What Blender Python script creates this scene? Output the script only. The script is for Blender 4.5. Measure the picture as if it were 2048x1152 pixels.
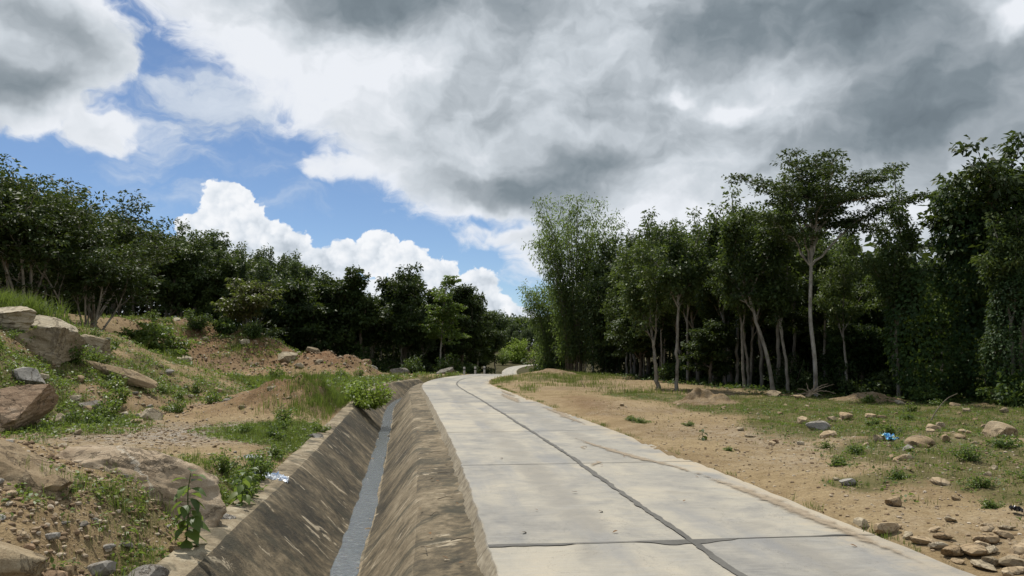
import bpy, bmesh, math, random
import numpy as np
from mathutils import Vector, Matrix, Quaternion

for _o in list(bpy.data.objects):
    bpy.data.objects.remove(_o, do_unlink=True)
SC = bpy.context.scene
COL = SC.collection
RAD = math.radians

# ------------------------------------------------------------------ camera
cam_d = bpy.data.cameras.new('camera')
cam_d.sensor_width = 36.0
cam_d.lens = 1490.0 / 2048.0 * 36.0
cam_d.clip_start = 0.1
cam_d.clip_end = 4000.0
cam = bpy.data.objects.new('camera', cam_d)
cam.location = (0.0, 0.0, 1.8)
cam.rotation_euler = (RAD(90 + 4.95), 0.0, 0.0)
COL.objects.link(cam)
SC.camera = cam

# ------------------------------------------------------------------ sky
SUN_AZ, SUN_EL = -32.0, 60.0           # degrees clockwise from +Y, above the horizon
world = bpy.data.worlds.new('World')
SC.world = world
world.use_nodes = True
WT = world.node_tree
WT.nodes.clear()


class NT:
    """small helper that writes node graphs"""
    def __init__(self, tree):
        self.t = tree

    def new(self, typ, **kw):
        n = self.t.nodes.new(typ)
        for k, v in kw.items():
            setattr(n, k, v)
        return n

    def put(self, sock, v):
        if isinstance(v, bpy.types.NodeSocket):
            self.t.links.new(v, sock)
        elif v is not None:
            sock.default_value = v

    def m(self, op, a, b=None, c=None, clamp=False):
        n = self.new('ShaderNodeMath', operation=op, use_clamp=clamp)
        self.put(n.inputs[0], a)
        self.put(n.inputs[1], b)
        self.put(n.inputs[2], c)
        return n.outputs[0]

    def v(self, op, a, b=None):
        n = self.new('ShaderNodeVectorMath', operation=op)
        self.put(n.inputs[0], a)
        if b is not None:
            self.put(n.inputs[3 if op == 'SCALE' else 1], b)
        return n.outputs['Value'] if op in ('DOT_PRODUCT', 'LENGTH') else n.outputs[0]

    def xyz(self, x, y, z):
        n = self.new('ShaderNodeCombineXYZ')
        self.put(n.inputs[0], x); self.put(n.inputs[1], y); self.put(n.inputs[2], z)
        return n.outputs[0]

    def noise(self, vec, scale, detail=4.0, rough=0.55, dist=0.0, color=False, lac=2.0, dim='3D'):
        n = self.new('ShaderNodeTexNoise', noise_dimensions=dim)
        self.put(n.inputs['Vector'], vec)
        n.inputs['Scale'].default_value = scale
        n.inputs['Detail'].default_value = detail
        n.inputs['Roughness'].default_value = rough
        n.inputs['Lacunarity'].default_value = lac
        n.inputs['Distortion'].default_value = dist
        return n.outputs['Color' if color else 'Fac']

    def voro(self, vec, scale, feature='F1', smooth=None, rnd=1.0, out='Distance', dim='3D'):
        n = self.new('ShaderNodeTexVoronoi', feature=feature, voronoi_dimensions=dim)
        self.put(n.inputs['Vector'], vec)
        n.inputs['Scale'].default_value = scale
        n.inputs['Randomness'].default_value = rnd
        if smooth is not None:
            n.inputs['Smoothness'].default_value = smooth
        return n.outputs[out]

    def step(self, v, a, b, lo=0.0, hi=1.0):
        n = self.new('ShaderNodeMapRange', interpolation_type='SMOOTHSTEP')
        self.put(n.inputs[0], v)
        n.inputs[1].default_value = a; n.inputs[2].default_value = b
        n.inputs[3].default_value = lo; n.inputs[4].default_value = hi
        return n.outputs[0]

    def ramp(self, fac, stops, interp='LINEAR'):
        n = self.new('ShaderNodeValToRGB')
        n.color_ramp.interpolation = interp
        el = n.color_ramp.elements
        while len(el) > 1:
            el.remove(el[-1])
        el[0].position, el[0].color = stops[0][0], (*stops[0][1], 1)
        for p, c in stops[1:]:
            e = el.new(p); e.color = (*c, 1)
        self.put(n.inputs[0], fac)
        return n.outputs[0]

    def mix(self, fac, a, b, mode='MIX'):
        n = self.new('ShaderNodeMix', data_type='RGBA', blend_type=mode)
        self.put(n.inputs[0], fac)
        self.put(n.inputs[6], a if isinstance(a, bpy.types.NodeSocket) else (*a, 1))
        self.put(n.inputs[7], b if isinstance(b, bpy.types.NodeSocket) else (*b, 1))
        return n.outputs[2]


def build_sky():
    g = NT(WT)
    tc = g.new('ShaderNodeTexCoord')
    sep = g.new('ShaderNodeSeparateXYZ')
    WT.links.new(tc.outputs['Generated'], sep.inputs[0])
    x, y, z = sep.outputs
    hor = g.m('SQRT', g.m('ADD', g.m('MULTIPLY', x, x), g.m('MULTIPLY', y, y)))
    A = g.m('DEGREES', g.m('ARCSINE', g.m('DIVIDE', x, g.m('MAXIMUM', hor, 1e-4))))
    E = g.m('DEGREES', g.m('ARCSINE', z))
    P0 = g.xyz(A, E, 0.0)
    # domain warp, in degrees (one noise, two decorrelated reads)
    n1 = g.noise(P0, 0.17, 4.0, 0.55, dim='2D')
    n2 = g.noise(g.v('ADD', P0, (57.0, 31.0, 0)), 0.17, 4.0, 0.55, dim='2D')
    P = g.xyz(g.m('MULTIPLY_ADD', g.m('SUBTRACT', n1, 0.5), 5.5, A), g.m('MULTIPLY_ADD', g.m('SUBTRACT', n2, 0.5), 4.0, E), 0.0)
    Pst = g.v('MULTIPLY', P, (0.8, 1.2, 1.0))
    fbm = g.noise(Pst, 0.14, 5.0, 0.50, dim='2D')
    fbm2 = g.noise(g.v('ADD', Pst, (-0.5, 0.7, 0.0)), 0.14, 3.0, 0.45, dim='2D')
    fine = g.noise(g.v('MULTIPLY', P, (0.8, 1.3, 1.0)), 0.34, 6.0, 0.58, dim='2D')

    def blobs(pt, lst, start=0.0):
        acc = start
        for a, e, ra, re, w in lst:
            q = g.v('MULTIPLY', g.v('SUBTRACT', pt, (a, e, 0)), (1.2 / ra, 1.2 / re, 0))
            q = g.v('DOT_PRODUCT', q, q)
            acc = g.m('ADD', acc, g.m('DIVIDE', w, g.m('MULTIPLY_ADD', q, q, 1.0)))
        return acc

    # ---- high sheet of cloud: everything above a long slanting front
    d = g.v('DOT_PRODUCT', g.xyz(A, E, 1.0), (0.53, 0.85, 0.53 * 17.0 - 0.85 * 16.2))
    d = g.m('MINIMUM', g.m('MAXIMUM', d, -7.0), 7.0)
    d = g.m('MULTIPLY_ADD', g.m('SUBTRACT', fine, 0.5), 5.0, d)
    d = blobs(P, [(-2.6, 6.6, 2.2, 1.4, -4.0), (-0.6, 10.0, 2.6, 0.8, -3.4), (-14.5, 13.2, 3.0, 1.2, 2.4)], d)
    m_main = g.step(d, -0.5, 1.5)
    # thin wisps in the blue wedge
    pr = g.new('ShaderNodeMapping'); WT.links.new(P, pr.inputs[0])
    pr.inputs['Rotation'].default_value = (0, 0, RAD(24))
    pr.inputs['Scale'].default_value = (0.16, 0.42, 1)
    ws = g.noise(pr.outputs[0], 1.0, 6.0, 0.62, dim='2D')
    wmask = blobs(P, [(-22.5, 17.2, 5.0, 2.6, 1.0), (-25, 12.5, 6.0, 3.0, 0.34), (-16, 12.0, 5, 2, 0.2)])
    wisp = g.m('MULTIPLY', g.step(g.m('MULTIPLY_ADD', wmask, 0.34, ws), 0.46, 0.86), g.m('MINIMUM', g.m('MULTIPLY', wmask, 1.5), 0.92), clamp=True)
    # ---- left bank
    q = g.v('MULTIPLY', g.v('SUBTRACT', P, (-38.5, 19.8, 0)), (1 / 11.5, 1 / 6.8, 0))
    e1 = g.m('SUBTRACT', 1.0, g.v('LENGTH', q))
    q2 = g.v('MULTIPLY', g.v('SUBTRACT', P, (-28.6, 15.2, 0)), (1 / 3.2, 1 / 1.6, 0))
    e2 = g.m('MULTIPLY', g.m('SUBTRACT', 1.0, g.v('LENGTH', q2)), 0.3)
    el = g.m('MAXIMUM', e1, e2)
    el = g.m('MULTIPLY_ADD', g.m('SUBTRACT', fine, 0.5), 0.40, el)
    m_left = g.step(el, -0.03, 0.13)
    # ---- towering cumulus near the horizon: union of puffs
    b1 = g.noise(P0, 0.8, 3.0, 0.55, dim='2D')
    Pc = g.xyz(g.m('MULTIPLY_ADD', b1, 1.3, A), g.m('MULTIPLY_ADD', n2, 1.3, E), 0.0)
    Pc = g.v('SUBTRACT', Pc, (0.65, 0.65, 0.0))
    # flat bank under the towers, from the far left to the gap over the road
    acc = g.m('SUBTRACT', g.step(A, -4.0, 4.0, 5.6, 2.4), E)
    puffs = [(-21.1, 10.7, 1.8), (-20.0, 9.4, 1.8), (-22.4, 8.2, 2.0), (-18.6, 8.0, 2.1), (-20.2, 7.2, 2.2), (-16.5, 7.3, 1.8), (-24.6, 6.4, 1.7),
             (-14.6, 6.5, 1.7), (-13.0, 6.9, 1.7), (-10.4, 7.4, 1.9), (-7.9, 6.6, 1.7), (-5.6, 5.7, 1.6), (-2.6, 4.4, 1.9)]
    for a, e, r in puffs:
        s = g.m('SUBTRACT', r, g.v('LENGTH', g.v('SUBTRACT', Pc, (a, e, 0))))
        acc = g.m('SMOOTH_MAX', acc, s, 0.25)
    vo1 = g.voro(Pc, 0.8, 'SMOOTH_F1', 0.35, dim='2D')
    vo2 = g.voro(Pc, 2.0, dim='2D')
    vo3 = g.voro(Pc, 4.7, dim='2D')
    bil = g.m('ADD', g.m('ADD', g.m('MULTIPLY', vo1, -0.55), g.m('MULTIPLY', vo2, -0.26)), g.m('MULTIPLY', vo3, -0.13))
    cu = g.m('ADD', acc, g.m('ADD', bil, 0.45))
    m_cu = g.step(cu, -0.04, 0.20)

    # ---- brightness of each layer
    br = g.m('MULTIPLY_ADD', g.m('SUBTRACT', fbm, 0.5), 0.85, 0.77)
    br = g.m('MULTIPLY_ADD', g.m('SUBTRACT', fine, 0.5), 0.24, br)
    br = g.m('MULTIPLY_ADD', g.m('SUBTRACT', fbm, fbm2), 0.45, br)
    br = g.m('ADD', br, g.step(d, 0.3, 5.5, 0.30, 0.0))
    br = blobs(P, [(-10.0, 25.8, 7.5, 2.4, -.42), (0.0, 26.5, 6, 3.0, -.30), (-2.9, 18.0, 5, 2.6, -.22), (-1.4, 12.3, 5.2, 1.5, -.42),
                   (5.5, 13.8, 6.5, 2.4, -.26), (9.5, 18.3, 5, 2.6, -.15), (22.0, 23.6, 10, 3.6, -.58), (31.0, 17.4, 8, 5.0, -.46),
                   (24.0, 13.5, 6, 2.6, -.16), (13.9, 19.0, 1.2, .9, .36), (16.8, 18.0, 1.8, .9, .36), (35.9, 21.4, 3.0, 1.8, .60),
                   (11.0, 9.2, 7, 1.5, .22), (-15.0, 19.5, 8, 3.5, .26), (3.5, 20.5, 4, 2.0, .14), (6.5, 16.2, 4, 1.0, .18)], br)
    cloud_stops = [(0.0, (.135, .17, .20)), (.25, (.215, .26, .295)), (.5, (.365, .41, .45)), (.75, (.60, .65, .70)), (1.0, (.84, .87, .92))]
    c_main = g.ramp(br, cloud_stops)
    bl = g.m('MULTIPLY_ADD', g.m('SUBTRACT', fbm, 0.5), 1.1, 0.74)
    bl = g.m('MULTIPLY_ADD', g.m('SUBTRACT', fine, 0.5), 0.30, bl)
    bl = g.m('ADD', bl, g.step(el, 0.05, 0.45, 0.24, 0.0))
    bl = blobs(P, [(-35.5, 17.0, 4.6, 1.7, -.34), (-34.0, 13.9, 5, 1.0, -.18), (-33.0, 20.6, 4.0, 1.6, -.12)], bl)
    c_left = g.ramp(bl, cloud_stops)
    # cumulus: bright lobes, greyer creases and base
    bc = g.m('MULTIPLY_ADD', g.m('SUBTRACT', b1, 0.5), 0.75, 0.74)
    bc = g.m('ADD', bc, g.m('MULTIPLY', g.m('SUBTRACT', 0.35, vo2), 0.22))
    bc = g.m('ADD', bc, g.m('MULTIPLY', g.m('SUBTRACT', 0.40, vo1), 0.45))
    bc = g.m('MULTIPLY_ADD', g.m('SUBTRACT', n1, 0.5), 0.8, bc)
    bc = g.m('ADD', bc, g.step(E, 3.5, 10.0, -0.10, 0.10))
    bc = g.m('ADD', bc, g.step(cu, 0.0, 0.9, 0.18, 0.0))
    c_cu = g.ramp(bc, [(0.0, (.34, .39, .45)), (.35, (.52, .58, .65)), (.7, (.75, .80, .86)), (1.0, (.92, .94, .97))])

    # ---- clear sky
    nish = g.new('ShaderNodeTexSky', sky_type='NISHITA')
    nish.sun_disc = False
    nish.sun_elevation = RAD(SUN_EL)
    nish.sun_rotation = RAD(SUN_AZ)
    nish.altitude = 100.0
    nish.air_density = 0.8
    nish.dust_density = 0.1
    nish.ozone_density = 4.0
    K = 10.0                                     # cloud radiances above are at background strength 0.1

    def up(c):
        return g.v('SCALE', c, K)
    col = nish.outputs[0]
    col = g.mix(g.m('MULTIPLY', wisp, 0.85), col, up(g.ramp(ws, [(0.3, (.55, .62, .72)), (0.8, (.80, .85, .90))])))
    col = g.mix(g.m('MULTIPLY', m_main, g.step(d, 0.0, 2.6, 0.80, 1.0)), col, up(c_main))
    col = g.mix(m_left, col, up(c_left))
    col = g.mix(m_cu, col, up(c_cu))
    bg = g.new('ShaderNodeBackground')
    WT.links.new(col, bg.inputs[0])
    bg.inputs[1].default_value = 0.1
    out = g.new('ShaderNodeOutputWorld')
    WT.links.new(bg.outputs[0], out.inputs[0])


build_sky()
world.cycles.sampling_method = 'MANUAL'
world.cycles.sample_map_resolution = 512

# ------------------------------------------------------------------ sun
sun_d = bpy.data.lights.new('sun', 'SUN')
sun_d.energy = 5.0
sun_d.angle = RAD(0.6)
sun_d.color = (1.0, 0.95, 0.86)
sun = bpy.data.objects.new('sun', sun_d)
_S = Vector((math.sin(RAD(SUN_AZ)) * math.cos(RAD(SUN_EL)), math.cos(RAD(SUN_AZ)) * math.cos(RAD(SUN_EL)), math.sin(RAD(SUN_EL))))
sun.rotation_euler = (-_S).to_track_quat('-Z', 'Y').to_euler()
sun.location = (-20, 30, 60)
COL.objects.link(sun)

# ------------------------------------------------------------------ exposure
SC.view_settings.view_transform = 'Standard'
SC.view_settings.look = 'None'
SC.view_settings.exposure = 0.0
SC.view_settings.gamma = 1.0
SC.view_settings.use_curve_mapping = False
SC.render.engine = 'CYCLES'
SC.cycles.use_denoising = True
SC.cycles.max_bounces = 5
SC.cycles.diffuse_bounces = 3
SC.cycles.glossy_bounces = 2
SC.cycles.transmission_bounces = 3
SC.cycles.transparent_max_bounces = 4
SC.cycles.caustics_reflective = False
SC.cycles.caustics_refractive = False

# ------------------------------------------------------------------ helpers
def hash2(ix, iy, seed):
    n = (ix.astype(np.int64) * 374761393 + iy.astype(np.int64) * 668265263 + seed * 1442695041) & 0x7fffffff
    n = ((n ^ (n >> 13)) * 1274126177) & 0x7fffffff
    n = (n ^ (n >> 16)) & 0xffffff
    return n / float(0xffffff)


def vnoise(x, y, seed=0):
    x = np.asarray(x, float); y = np.asarray(y, float)
    ix = np.floor(x); iy = np.floor(y)
    fx = x - ix; fy = y - iy
    ux = fx * fx * fx * (fx * (fx * 6 - 15) + 10); uy = fy * fy * fy * (fy * (fy * 6 - 15) + 10)
    a = hash2(ix, iy, seed); b = hash2(ix + 1, iy, seed); c = hash2(ix, iy + 1, seed); d = hash2(ix + 1, iy + 1, seed)
    return (a + (b - a) * ux) * (1 - uy) + (c + (d - c) * ux) * uy


def fbm(x, y, octv=4, seed=0, gain=0.5):
    s = 0.0; amp = 1.0; tot = 0.0
    x = np.asarray(x, float); y = np.asarray(y, float)
    for o in range(octv):
        # rotate every octave so that no lattice direction shows
        ca, sa = math.cos(0.6 + o * 1.1), math.sin(0.6 + o * 1.1)
        f = 2.03 ** o
        s = s + amp * (vnoise((x * ca - y * sa) * f + 17.3 * o, (x * sa + y * ca) * f - 9.1 * o, seed + o) - 0.5)
        tot += amp; amp *= gain
    return s / tot * 2.0          # about -1 .. 1


def sm(a, b, x):
    t = np.clip((np.asarray(x, float) - a) / (b - a), 0, 1)
    return t * t * (3 - 2 * t)


def gauss(X, Y, cx, cy, rx, ry):
    return np.exp(-((X - cx) / rx) ** 2 - ((Y - cy) / ry) ** 2)


def mesh_np(name, V, F, mat=None, smooth=True, rnd=None, attrs=None, uv=None):
    """V (n,3), F (m,k): one mesh datablock written with foreach_set"""
    V = np.asarray(V, np.float32); F = np.asarray(F, np.int32)
    me = bpy.data.meshes.new(name)
    n, (m, k) = len(V), F.shape
    me.vertices.add(n); me.vertices.foreach_set('co', V.ravel())
    me.loops.add(m * k); me.loops.foreach_set('vertex_index', F.ravel())
    me.polygons.add(m)
    me.polygons.foreach_set('loop_start', np.arange(0, m * k, k, dtype=np.int32))
    me.polygons.foreach_set('use_smooth', np.full(m, bool(smooth)))
    if rnd is not None:
        a = me.attributes.new('rnd', 'FLOAT', 'POINT'); a.data.foreach_set('value', np.asarray(rnd, np.float32))
    for an, arr in (attrs or {}).items():
        a = me.attributes.new(an, 'FLOAT', 'POINT'); a.data.foreach_set('value', np.asarray(arr, np.float32))
    if uv is not None:
        ul = me.uv_layers.new(name='UVMap')
        ul.data.foreach_set('uv', np.asarray(uv, np.float32)[F.ravel()].ravel())
    me.update(calc_edges=True)
    me.validate()
    if mat is not None:
        me.materials.append(mat)
    return me


def link(name, data, parent=None, loc=None):
    o = bpy.data.objects.new(name, data)
    COL.objects.link(o)
    if parent is not None:
        o.parent = parent
    if loc is not None:
        o.location = loc
    return o


def tag(o, label=None, cat=None, group=None, kind=None):
    if label: o['label'] = label
    if cat: o['category'] = cat
    if group: o['group'] = group
    if kind: o['kind'] = kind
    return o


def thing(name, label, cat, loc=(0, 0, 0), rotz=0.0, scale=1.0, group=None):
    o = link(name, None, loc=loc)
    o.empty_display_size = 0.3
    o.rotation_euler = (0, 0, rotz)
    o.scale = (scale,) * 3 if not isinstance(scale, tuple) else scale
    return tag(o, label, cat, group)


def copy_tree(root, parent=None):
    c = root.copy()
    COL.objects.link(c)
    if parent is not None:
        c.parent = parent
    for ch in list(root.children):
        copy_tree(ch, c)
    return c


def place(root, used, loc, rotz, scale, label, group=None, cat=None):
    """the first time moves the prototype itself, afterwards copies it with its parts"""
    o = root if root.name not in used else copy_tree(root)
    used.add(root.name)
    o.location = loc
    o.rotation_euler = (0, 0, rotz) if not isinstance(rotz, tuple) else rotz
    o.scale = (scale,) * 3 if not isinstance(scale, tuple) else scale
    tag(o, label, cat, group)
    if group is None and 'group' in o:
        del o['group']
    return o


# ------------------------------------------------------------------ materials
def new_mat(name):
    m = bpy.data.materials.new(name)
    m.use_nodes = True
    m.node_tree.nodes.clear()
    g = NT(m.node_tree)
    out = g.new('ShaderNodeOutputMaterial')
    return m, g, out


def principled(g, out, color, rough=0.8, spec=0.3, bump=None, bump_d=0.02, bump_s=1.0):
    b = g.new('ShaderNodeBsdfPrincipled')
    g.put(b.inputs['Base Color'], color if isinstance(color, bpy.types.NodeSocket) else (*color, 1))
    g.put(b.inputs['Roughness'], rough)
    b.inputs['Specular IOR Level'].default_value = spec
    if bump is not None:
        bn = g.new('ShaderNodeBump')
        bn.inputs['Distance'].default_value = bump_d
        bn.inputs['Strength'].default_value = bump_s
        g.put(bn.inputs['Height'], bump)
        g.t.links.new(bn.outputs[0], b.inputs['Normal'])
    g.t.links.new(b.outputs[0], out.inputs[0])
    return b


def attr(g, name):
    n = g.new('ShaderNodeAttribute', attribute_name=name)
    return n.outputs['Fac']


def leaf_mat(name, stops, trans=0.28, rough=0.5, spec=0.35, objvar=0.42, tcol=(.30, .42, .06)):
    m, g, out = new_mat(name)
    oi = g.new('ShaderNodeObjectInfo')
    f = g.m('MULTIPLY_ADD', g.m('SUBTRACT', oi.outputs['Random'], 0.5), objvar, attr(g, 'rnd'))
    c = g.ramp(f, stops)
    b = g.new('ShaderNodeBsdfPrincipled')
    g.t.links.new(c, b.inputs['Base Color'])
    b.inputs['Roughness'].default_value = rough
    b.inputs['Specular IOR Level'].default_value = spec
    t = g.new('ShaderNodeBsdfTranslucent')
    g.t.links.new(g.mix(0.5, c, tcol), t.inputs[0])
    mx = g.new('ShaderNodeMixShader')
    mx.inputs[0].default_value = trans
    g.t.links.new(b.outputs[0], mx.inputs[1]); g.t.links.new(t.outputs[0], mx.inputs[2])
    g.t.links.new(mx.outputs[0], out.inputs[0])
    return m


def bark_mat(name, pale, dark, lichen=0.5):
    m, g, out = new_mat(name)
    geo = g.new('ShaderNodeTexCoord')
    p = g.v('MULTIPLY', geo.outputs['Object'], (1, 1, 0.35))
    n = g.noise(p, 5.0, 5.0, 0.65)
    n2 = g.noise(geo.outputs['Object'], 1.6, 4.0, 0.6)
    f = g.m('ADD', g.m('MULTIPLY', n, 0.6), g.m('MULTIPLY', n2, 0.5))
    c = g.ramp(f, [(.38, dark), (.52, tuple(.5 * (a + b) for a, b in zip(pale, dark))), (.66, pale)])
    principled(g, out, c, 0.9, 0.15, n, 0.02)
    return m


def rock_mat(name, cols, scale=1.0, vein=None, bump=.035):
    m, g, out = new_mat(name)
    tc = g.new('ShaderNodeTexCoord').outputs['Object']
    oi = g.new('ShaderNodeObjectInfo').outputs['Random']
    n1 = g.noise(tc, 1.4 * scale, 5.0, 0.62)
    n2 = g.noise(tc, 9.0 * scale, 6.0, 0.7)
    n3 = g.noise(tc, 48.0 * scale, 4.0, 0.75)
    f = g.m('ADD', g.m('MULTIPLY_ADD', n1, 0.75, g.m('MULTIPLY', n2, 0.35)), g.m('MULTIPLY', g.m('SUBTRACT', oi, 0.5), 0.35))
    f = g.m('ADD', f, g.m('MULTIPLY', g.m('SUBTRACT', n3, 0.5), 0.55))
    k = len(cols)
    c = g.ramp(f, [(0.25 + 0.6 * i / (k - 1), cc) for i, cc in enumerate(cols)])
    nc = g.noise(tc, 1.1 * scale, 6.0, 0.6, 0.4)
    crack = g.step(g.m('ABSOLUTE', g.m('SUBTRACT', nc, 0.5)), 0.004, 0.022, 0.0, 1.0)
    c = g.mix(g.m('MULTIPLY_ADD', crack, -0.55, 0.55), c, (.075, .055, .036))
    # lichen and dust
    c = g.mix(g.m('MULTIPLY', g.step(g.noise(tc, 3.2 * scale, 6.0, 0.7), 0.56, 0.68), 0.45), c, cols[-1])
    if vein:
        q = g.m('ADD', g.v('DOT_PRODUCT', tc, vein[0]), g.m('MULTIPLY', g.m('SUBTRACT', g.noise(tc, 1.6, 6.0, .65), 0.5), 0.75))
        c = g.mix(g.step(g.m('ABSOLUTE', g.m('SUBTRACT', q, vein[1])), 0.004, 0.026, 0.75, 0.0), c, (.46, .41, .33))
    h = g.m('ADD', g.m('MULTIPLY', n2, 0.8), g.m('ADD', g.m('MULTIPLY', n3, 0.3), g.m('MULTIPLY', crack, 0.35)))
    principled(g, out, c, 0.9, 0.15, h, bump)
    return m


# ------------------------------------------------------------------ the road's line in plan
_CL = np.array([(4.9, -18, 0), (3.85, -10, 0), (3.2, -5, 0), (2.57, 0, 0), (1.83, 6.2, 0), (1.09, 12.5, 0), (.41, 17.5, 0), (-.62, 24.7, 0), (-1.68, 32, 0),
                (-2.58, 38, 0), (-3.25, 44, 0), (-3.3, 51, 0), (-2.4, 58, 0.0), (-.7, 64, -.04), (1.8, 70, -.5), (5, 80, -1.8), (7, 95, -3.2),
                (6, 120, -4.2), (1.5, 160, -4.3), (-.6, 190, -3.6), (-.3, 212, -3.0), (2, 230, -2.5), (7, 243, -2.15), (16, 252, -1.9),
                (40, 262, -1.5), (90, 272, -1.0)], float)


def catmull(P, step):
    out = []
    for i in range(len(P) - 1):
        p0 = P[max(i - 1, 0)]; p1 = P[i]; p2 = P[i + 1]; p3 = P[min(i + 2, len(P) - 1)]
        L = np.linalg.norm(p2 - p1); n = max(2, int(L / step))
        # centripetal-like tangents scaled by the segment length
        t1 = (p2 - p0) / max(np.linalg.norm(p2 - p0), 1e-6) * L
        t2 = (p3 - p1) / max(np.linalg.norm(p3 - p1), 1e-6) * L
        for k in range(n):
            t = k / n
            out.append((2 * t ** 3 - 3 * t ** 2 + 1) * p1 + (t ** 3 - 2 * t ** 2 + t) * t1 + (-2 * t ** 3 + 3 * t ** 2) * p2 + (t ** 3 - t ** 2) * t2)
    out.append(P[-1])
    return np.array(out)


LINE = catmull(_CL, 0.5)
_seg = np.linalg.norm(np.diff(LINE[:, :2], axis=0), axis=1)
LS = np.concatenate([[0], np.cumsum(_seg)])
_tg = np.gradient(LINE[:, :2], axis=0); _tg /= np.linalg.norm(_tg, axis=1)[:, None]
LN = np.stack([_tg[:, 1], -_tg[:, 0]], 1)                 # normal to the right of travel
S_END = float(np.interp(58.0, LINE[:, 1], LS))            # where the ditch runs out into the culvert


def frame(s):
    """centre point, right normal at arc length s (arrays)"""
    c = np.stack([np.interp(s, LS, LINE[:, i]) for i in range(3)], -1)
    n = np.stack([np.interp(s, LS, LN[:, i]) for i in range(2)], -1)
    n /= np.linalg.norm(n, axis=-1, keepdims=True)
    return c, n


def corridor(X, Y):
    """lateral offset (right positive), arc length and road height of the nearest road point"""
    X = np.asarray(X, float).ravel(); Y = np.asarray(Y, float).ravel()
    lat = np.full(X.shape, 99.0); s = np.zeros(X.shape); rz = np.zeros(X.shape)
    for a in range(0, len(X), 20000):
        xs = X[a:a + 20000]; ys = Y[a:a + 20000]
        idx = np.where((np.abs(xs) < 60) & (ys < 300))[0]
        if len(idx) == 0:
            continue
        d2 = (xs[idx, None] - LINE[None, ::2, 0]) ** 2 + (ys[idx, None] - LINE[None, ::2, 1]) ** 2
        j = d2.argmin(1) * 2
        v = np.stack([xs[idx], ys[idx]], 1) - LINE[j, :2]
        lat[a + idx] = (v * LN[j]).sum(1) + np.sign((v * LN[j]).sum(1)) * 0.0
        al = v[:, 0] * -LN[j, 1] + v[:, 1] * LN[j, 0]
        far = np.abs(al) > 2.0
        lat[a + idx[far]] = np.sign(lat[a + idx[far]]) * np.sqrt(d2.min(1)[far])
        s[a + idx] = LS[j] + al
        rz[a + idx] = LINE[j, 2]
    return lat, s, rz


HALF = 1.92
DITCH = [(-2.03, -0.15), (-2.62, -0.19), (-3.36, -1.14), (-3.76, -1.16), (-4.74, -0.24), (-5.08, -0.21)]


def base_height(X, Y):
    """ground without the cutting for road and ditch, no fine relief"""
    z = np.zeros(X.shape)
    # left spoil hill, climbing away from the gravel flat
    w = sm(13.5, 19.5, Y) * (1 - sm(30, 40, Y))
    e = -11.2 - X + 0.9 * fbm(X * .25, Y * .25, 3, 5)
    z += w * (0.52 * np.maximum(e, 0) ** 1.02 * (1 - 0.38 * sm(3.5, 10, e) - .2 * sm(9, 22, e)))
    # low stony bank beside the ditch in the foreground
    z += 0.75 * gauss(X, Y, -6.3, 8.2, 2.1, 2.6) + 0.25 * gauss(X, Y, -4.9, 6.4, 1.2, 1.6)
    # red mound and its broken tail
    z += (2.3 * gauss(X, Y, -25.5, 62, 6.0, 6.0) + 1.7 * gauss(X, Y, -19.5, 60, 3.6, 5.0)) * 1.0
    z += 1.5 * np.exp(-(np.abs((X + 13.6) / 2.9)) ** 4 - ((Y - 57) / 3.6) ** 2)
    z += 3.6 * sm(-17, -34, X) * sm(44, 62, Y)
    z += 2.5 * sm(-34, -60, X) * sm(20, 40, Y) + 3.2 * sm(-23, -28.5, X) * sm(29, 36, Y) * sm(62, 50, Y)
    # berm of loose soil in the gravel flat
    z += 0.80 * gauss(X, Y, -7.5, 25.0, 1.5, 2.2) + 0.45 * gauss(X, Y, -6.0, 27.5, 1.2, 2.6) + 0.25 * gauss(X, Y, -9.0, 27, 2.0, 1.6)
    z += 0.32 * gauss(X, Y, -9.5, 37, 2.0, 6)
    # right verge
    z += 0.26 * gauss(X, Y, 1.5, 48, 1.6, 6) + 0.22 * gauss(X, Y, 4.0, 52, 2.2, 5) + 0.30 * gauss(X, Y, 3.0, 60, 2.0, 2.5)
    z += 0.22 * gauss(X, Y, 9.0, 12, 2.0, 5)
    z += 0.12 * gauss(X, Y, 5.6, 11.6, .8, 1.2)
    z += 0.5 * sm(14, 30, X) * sm(20, 45, Y)
    # rise of the land behind the far bend
    z += 5.0 * sm(262, 330, Y)
    return z


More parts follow.
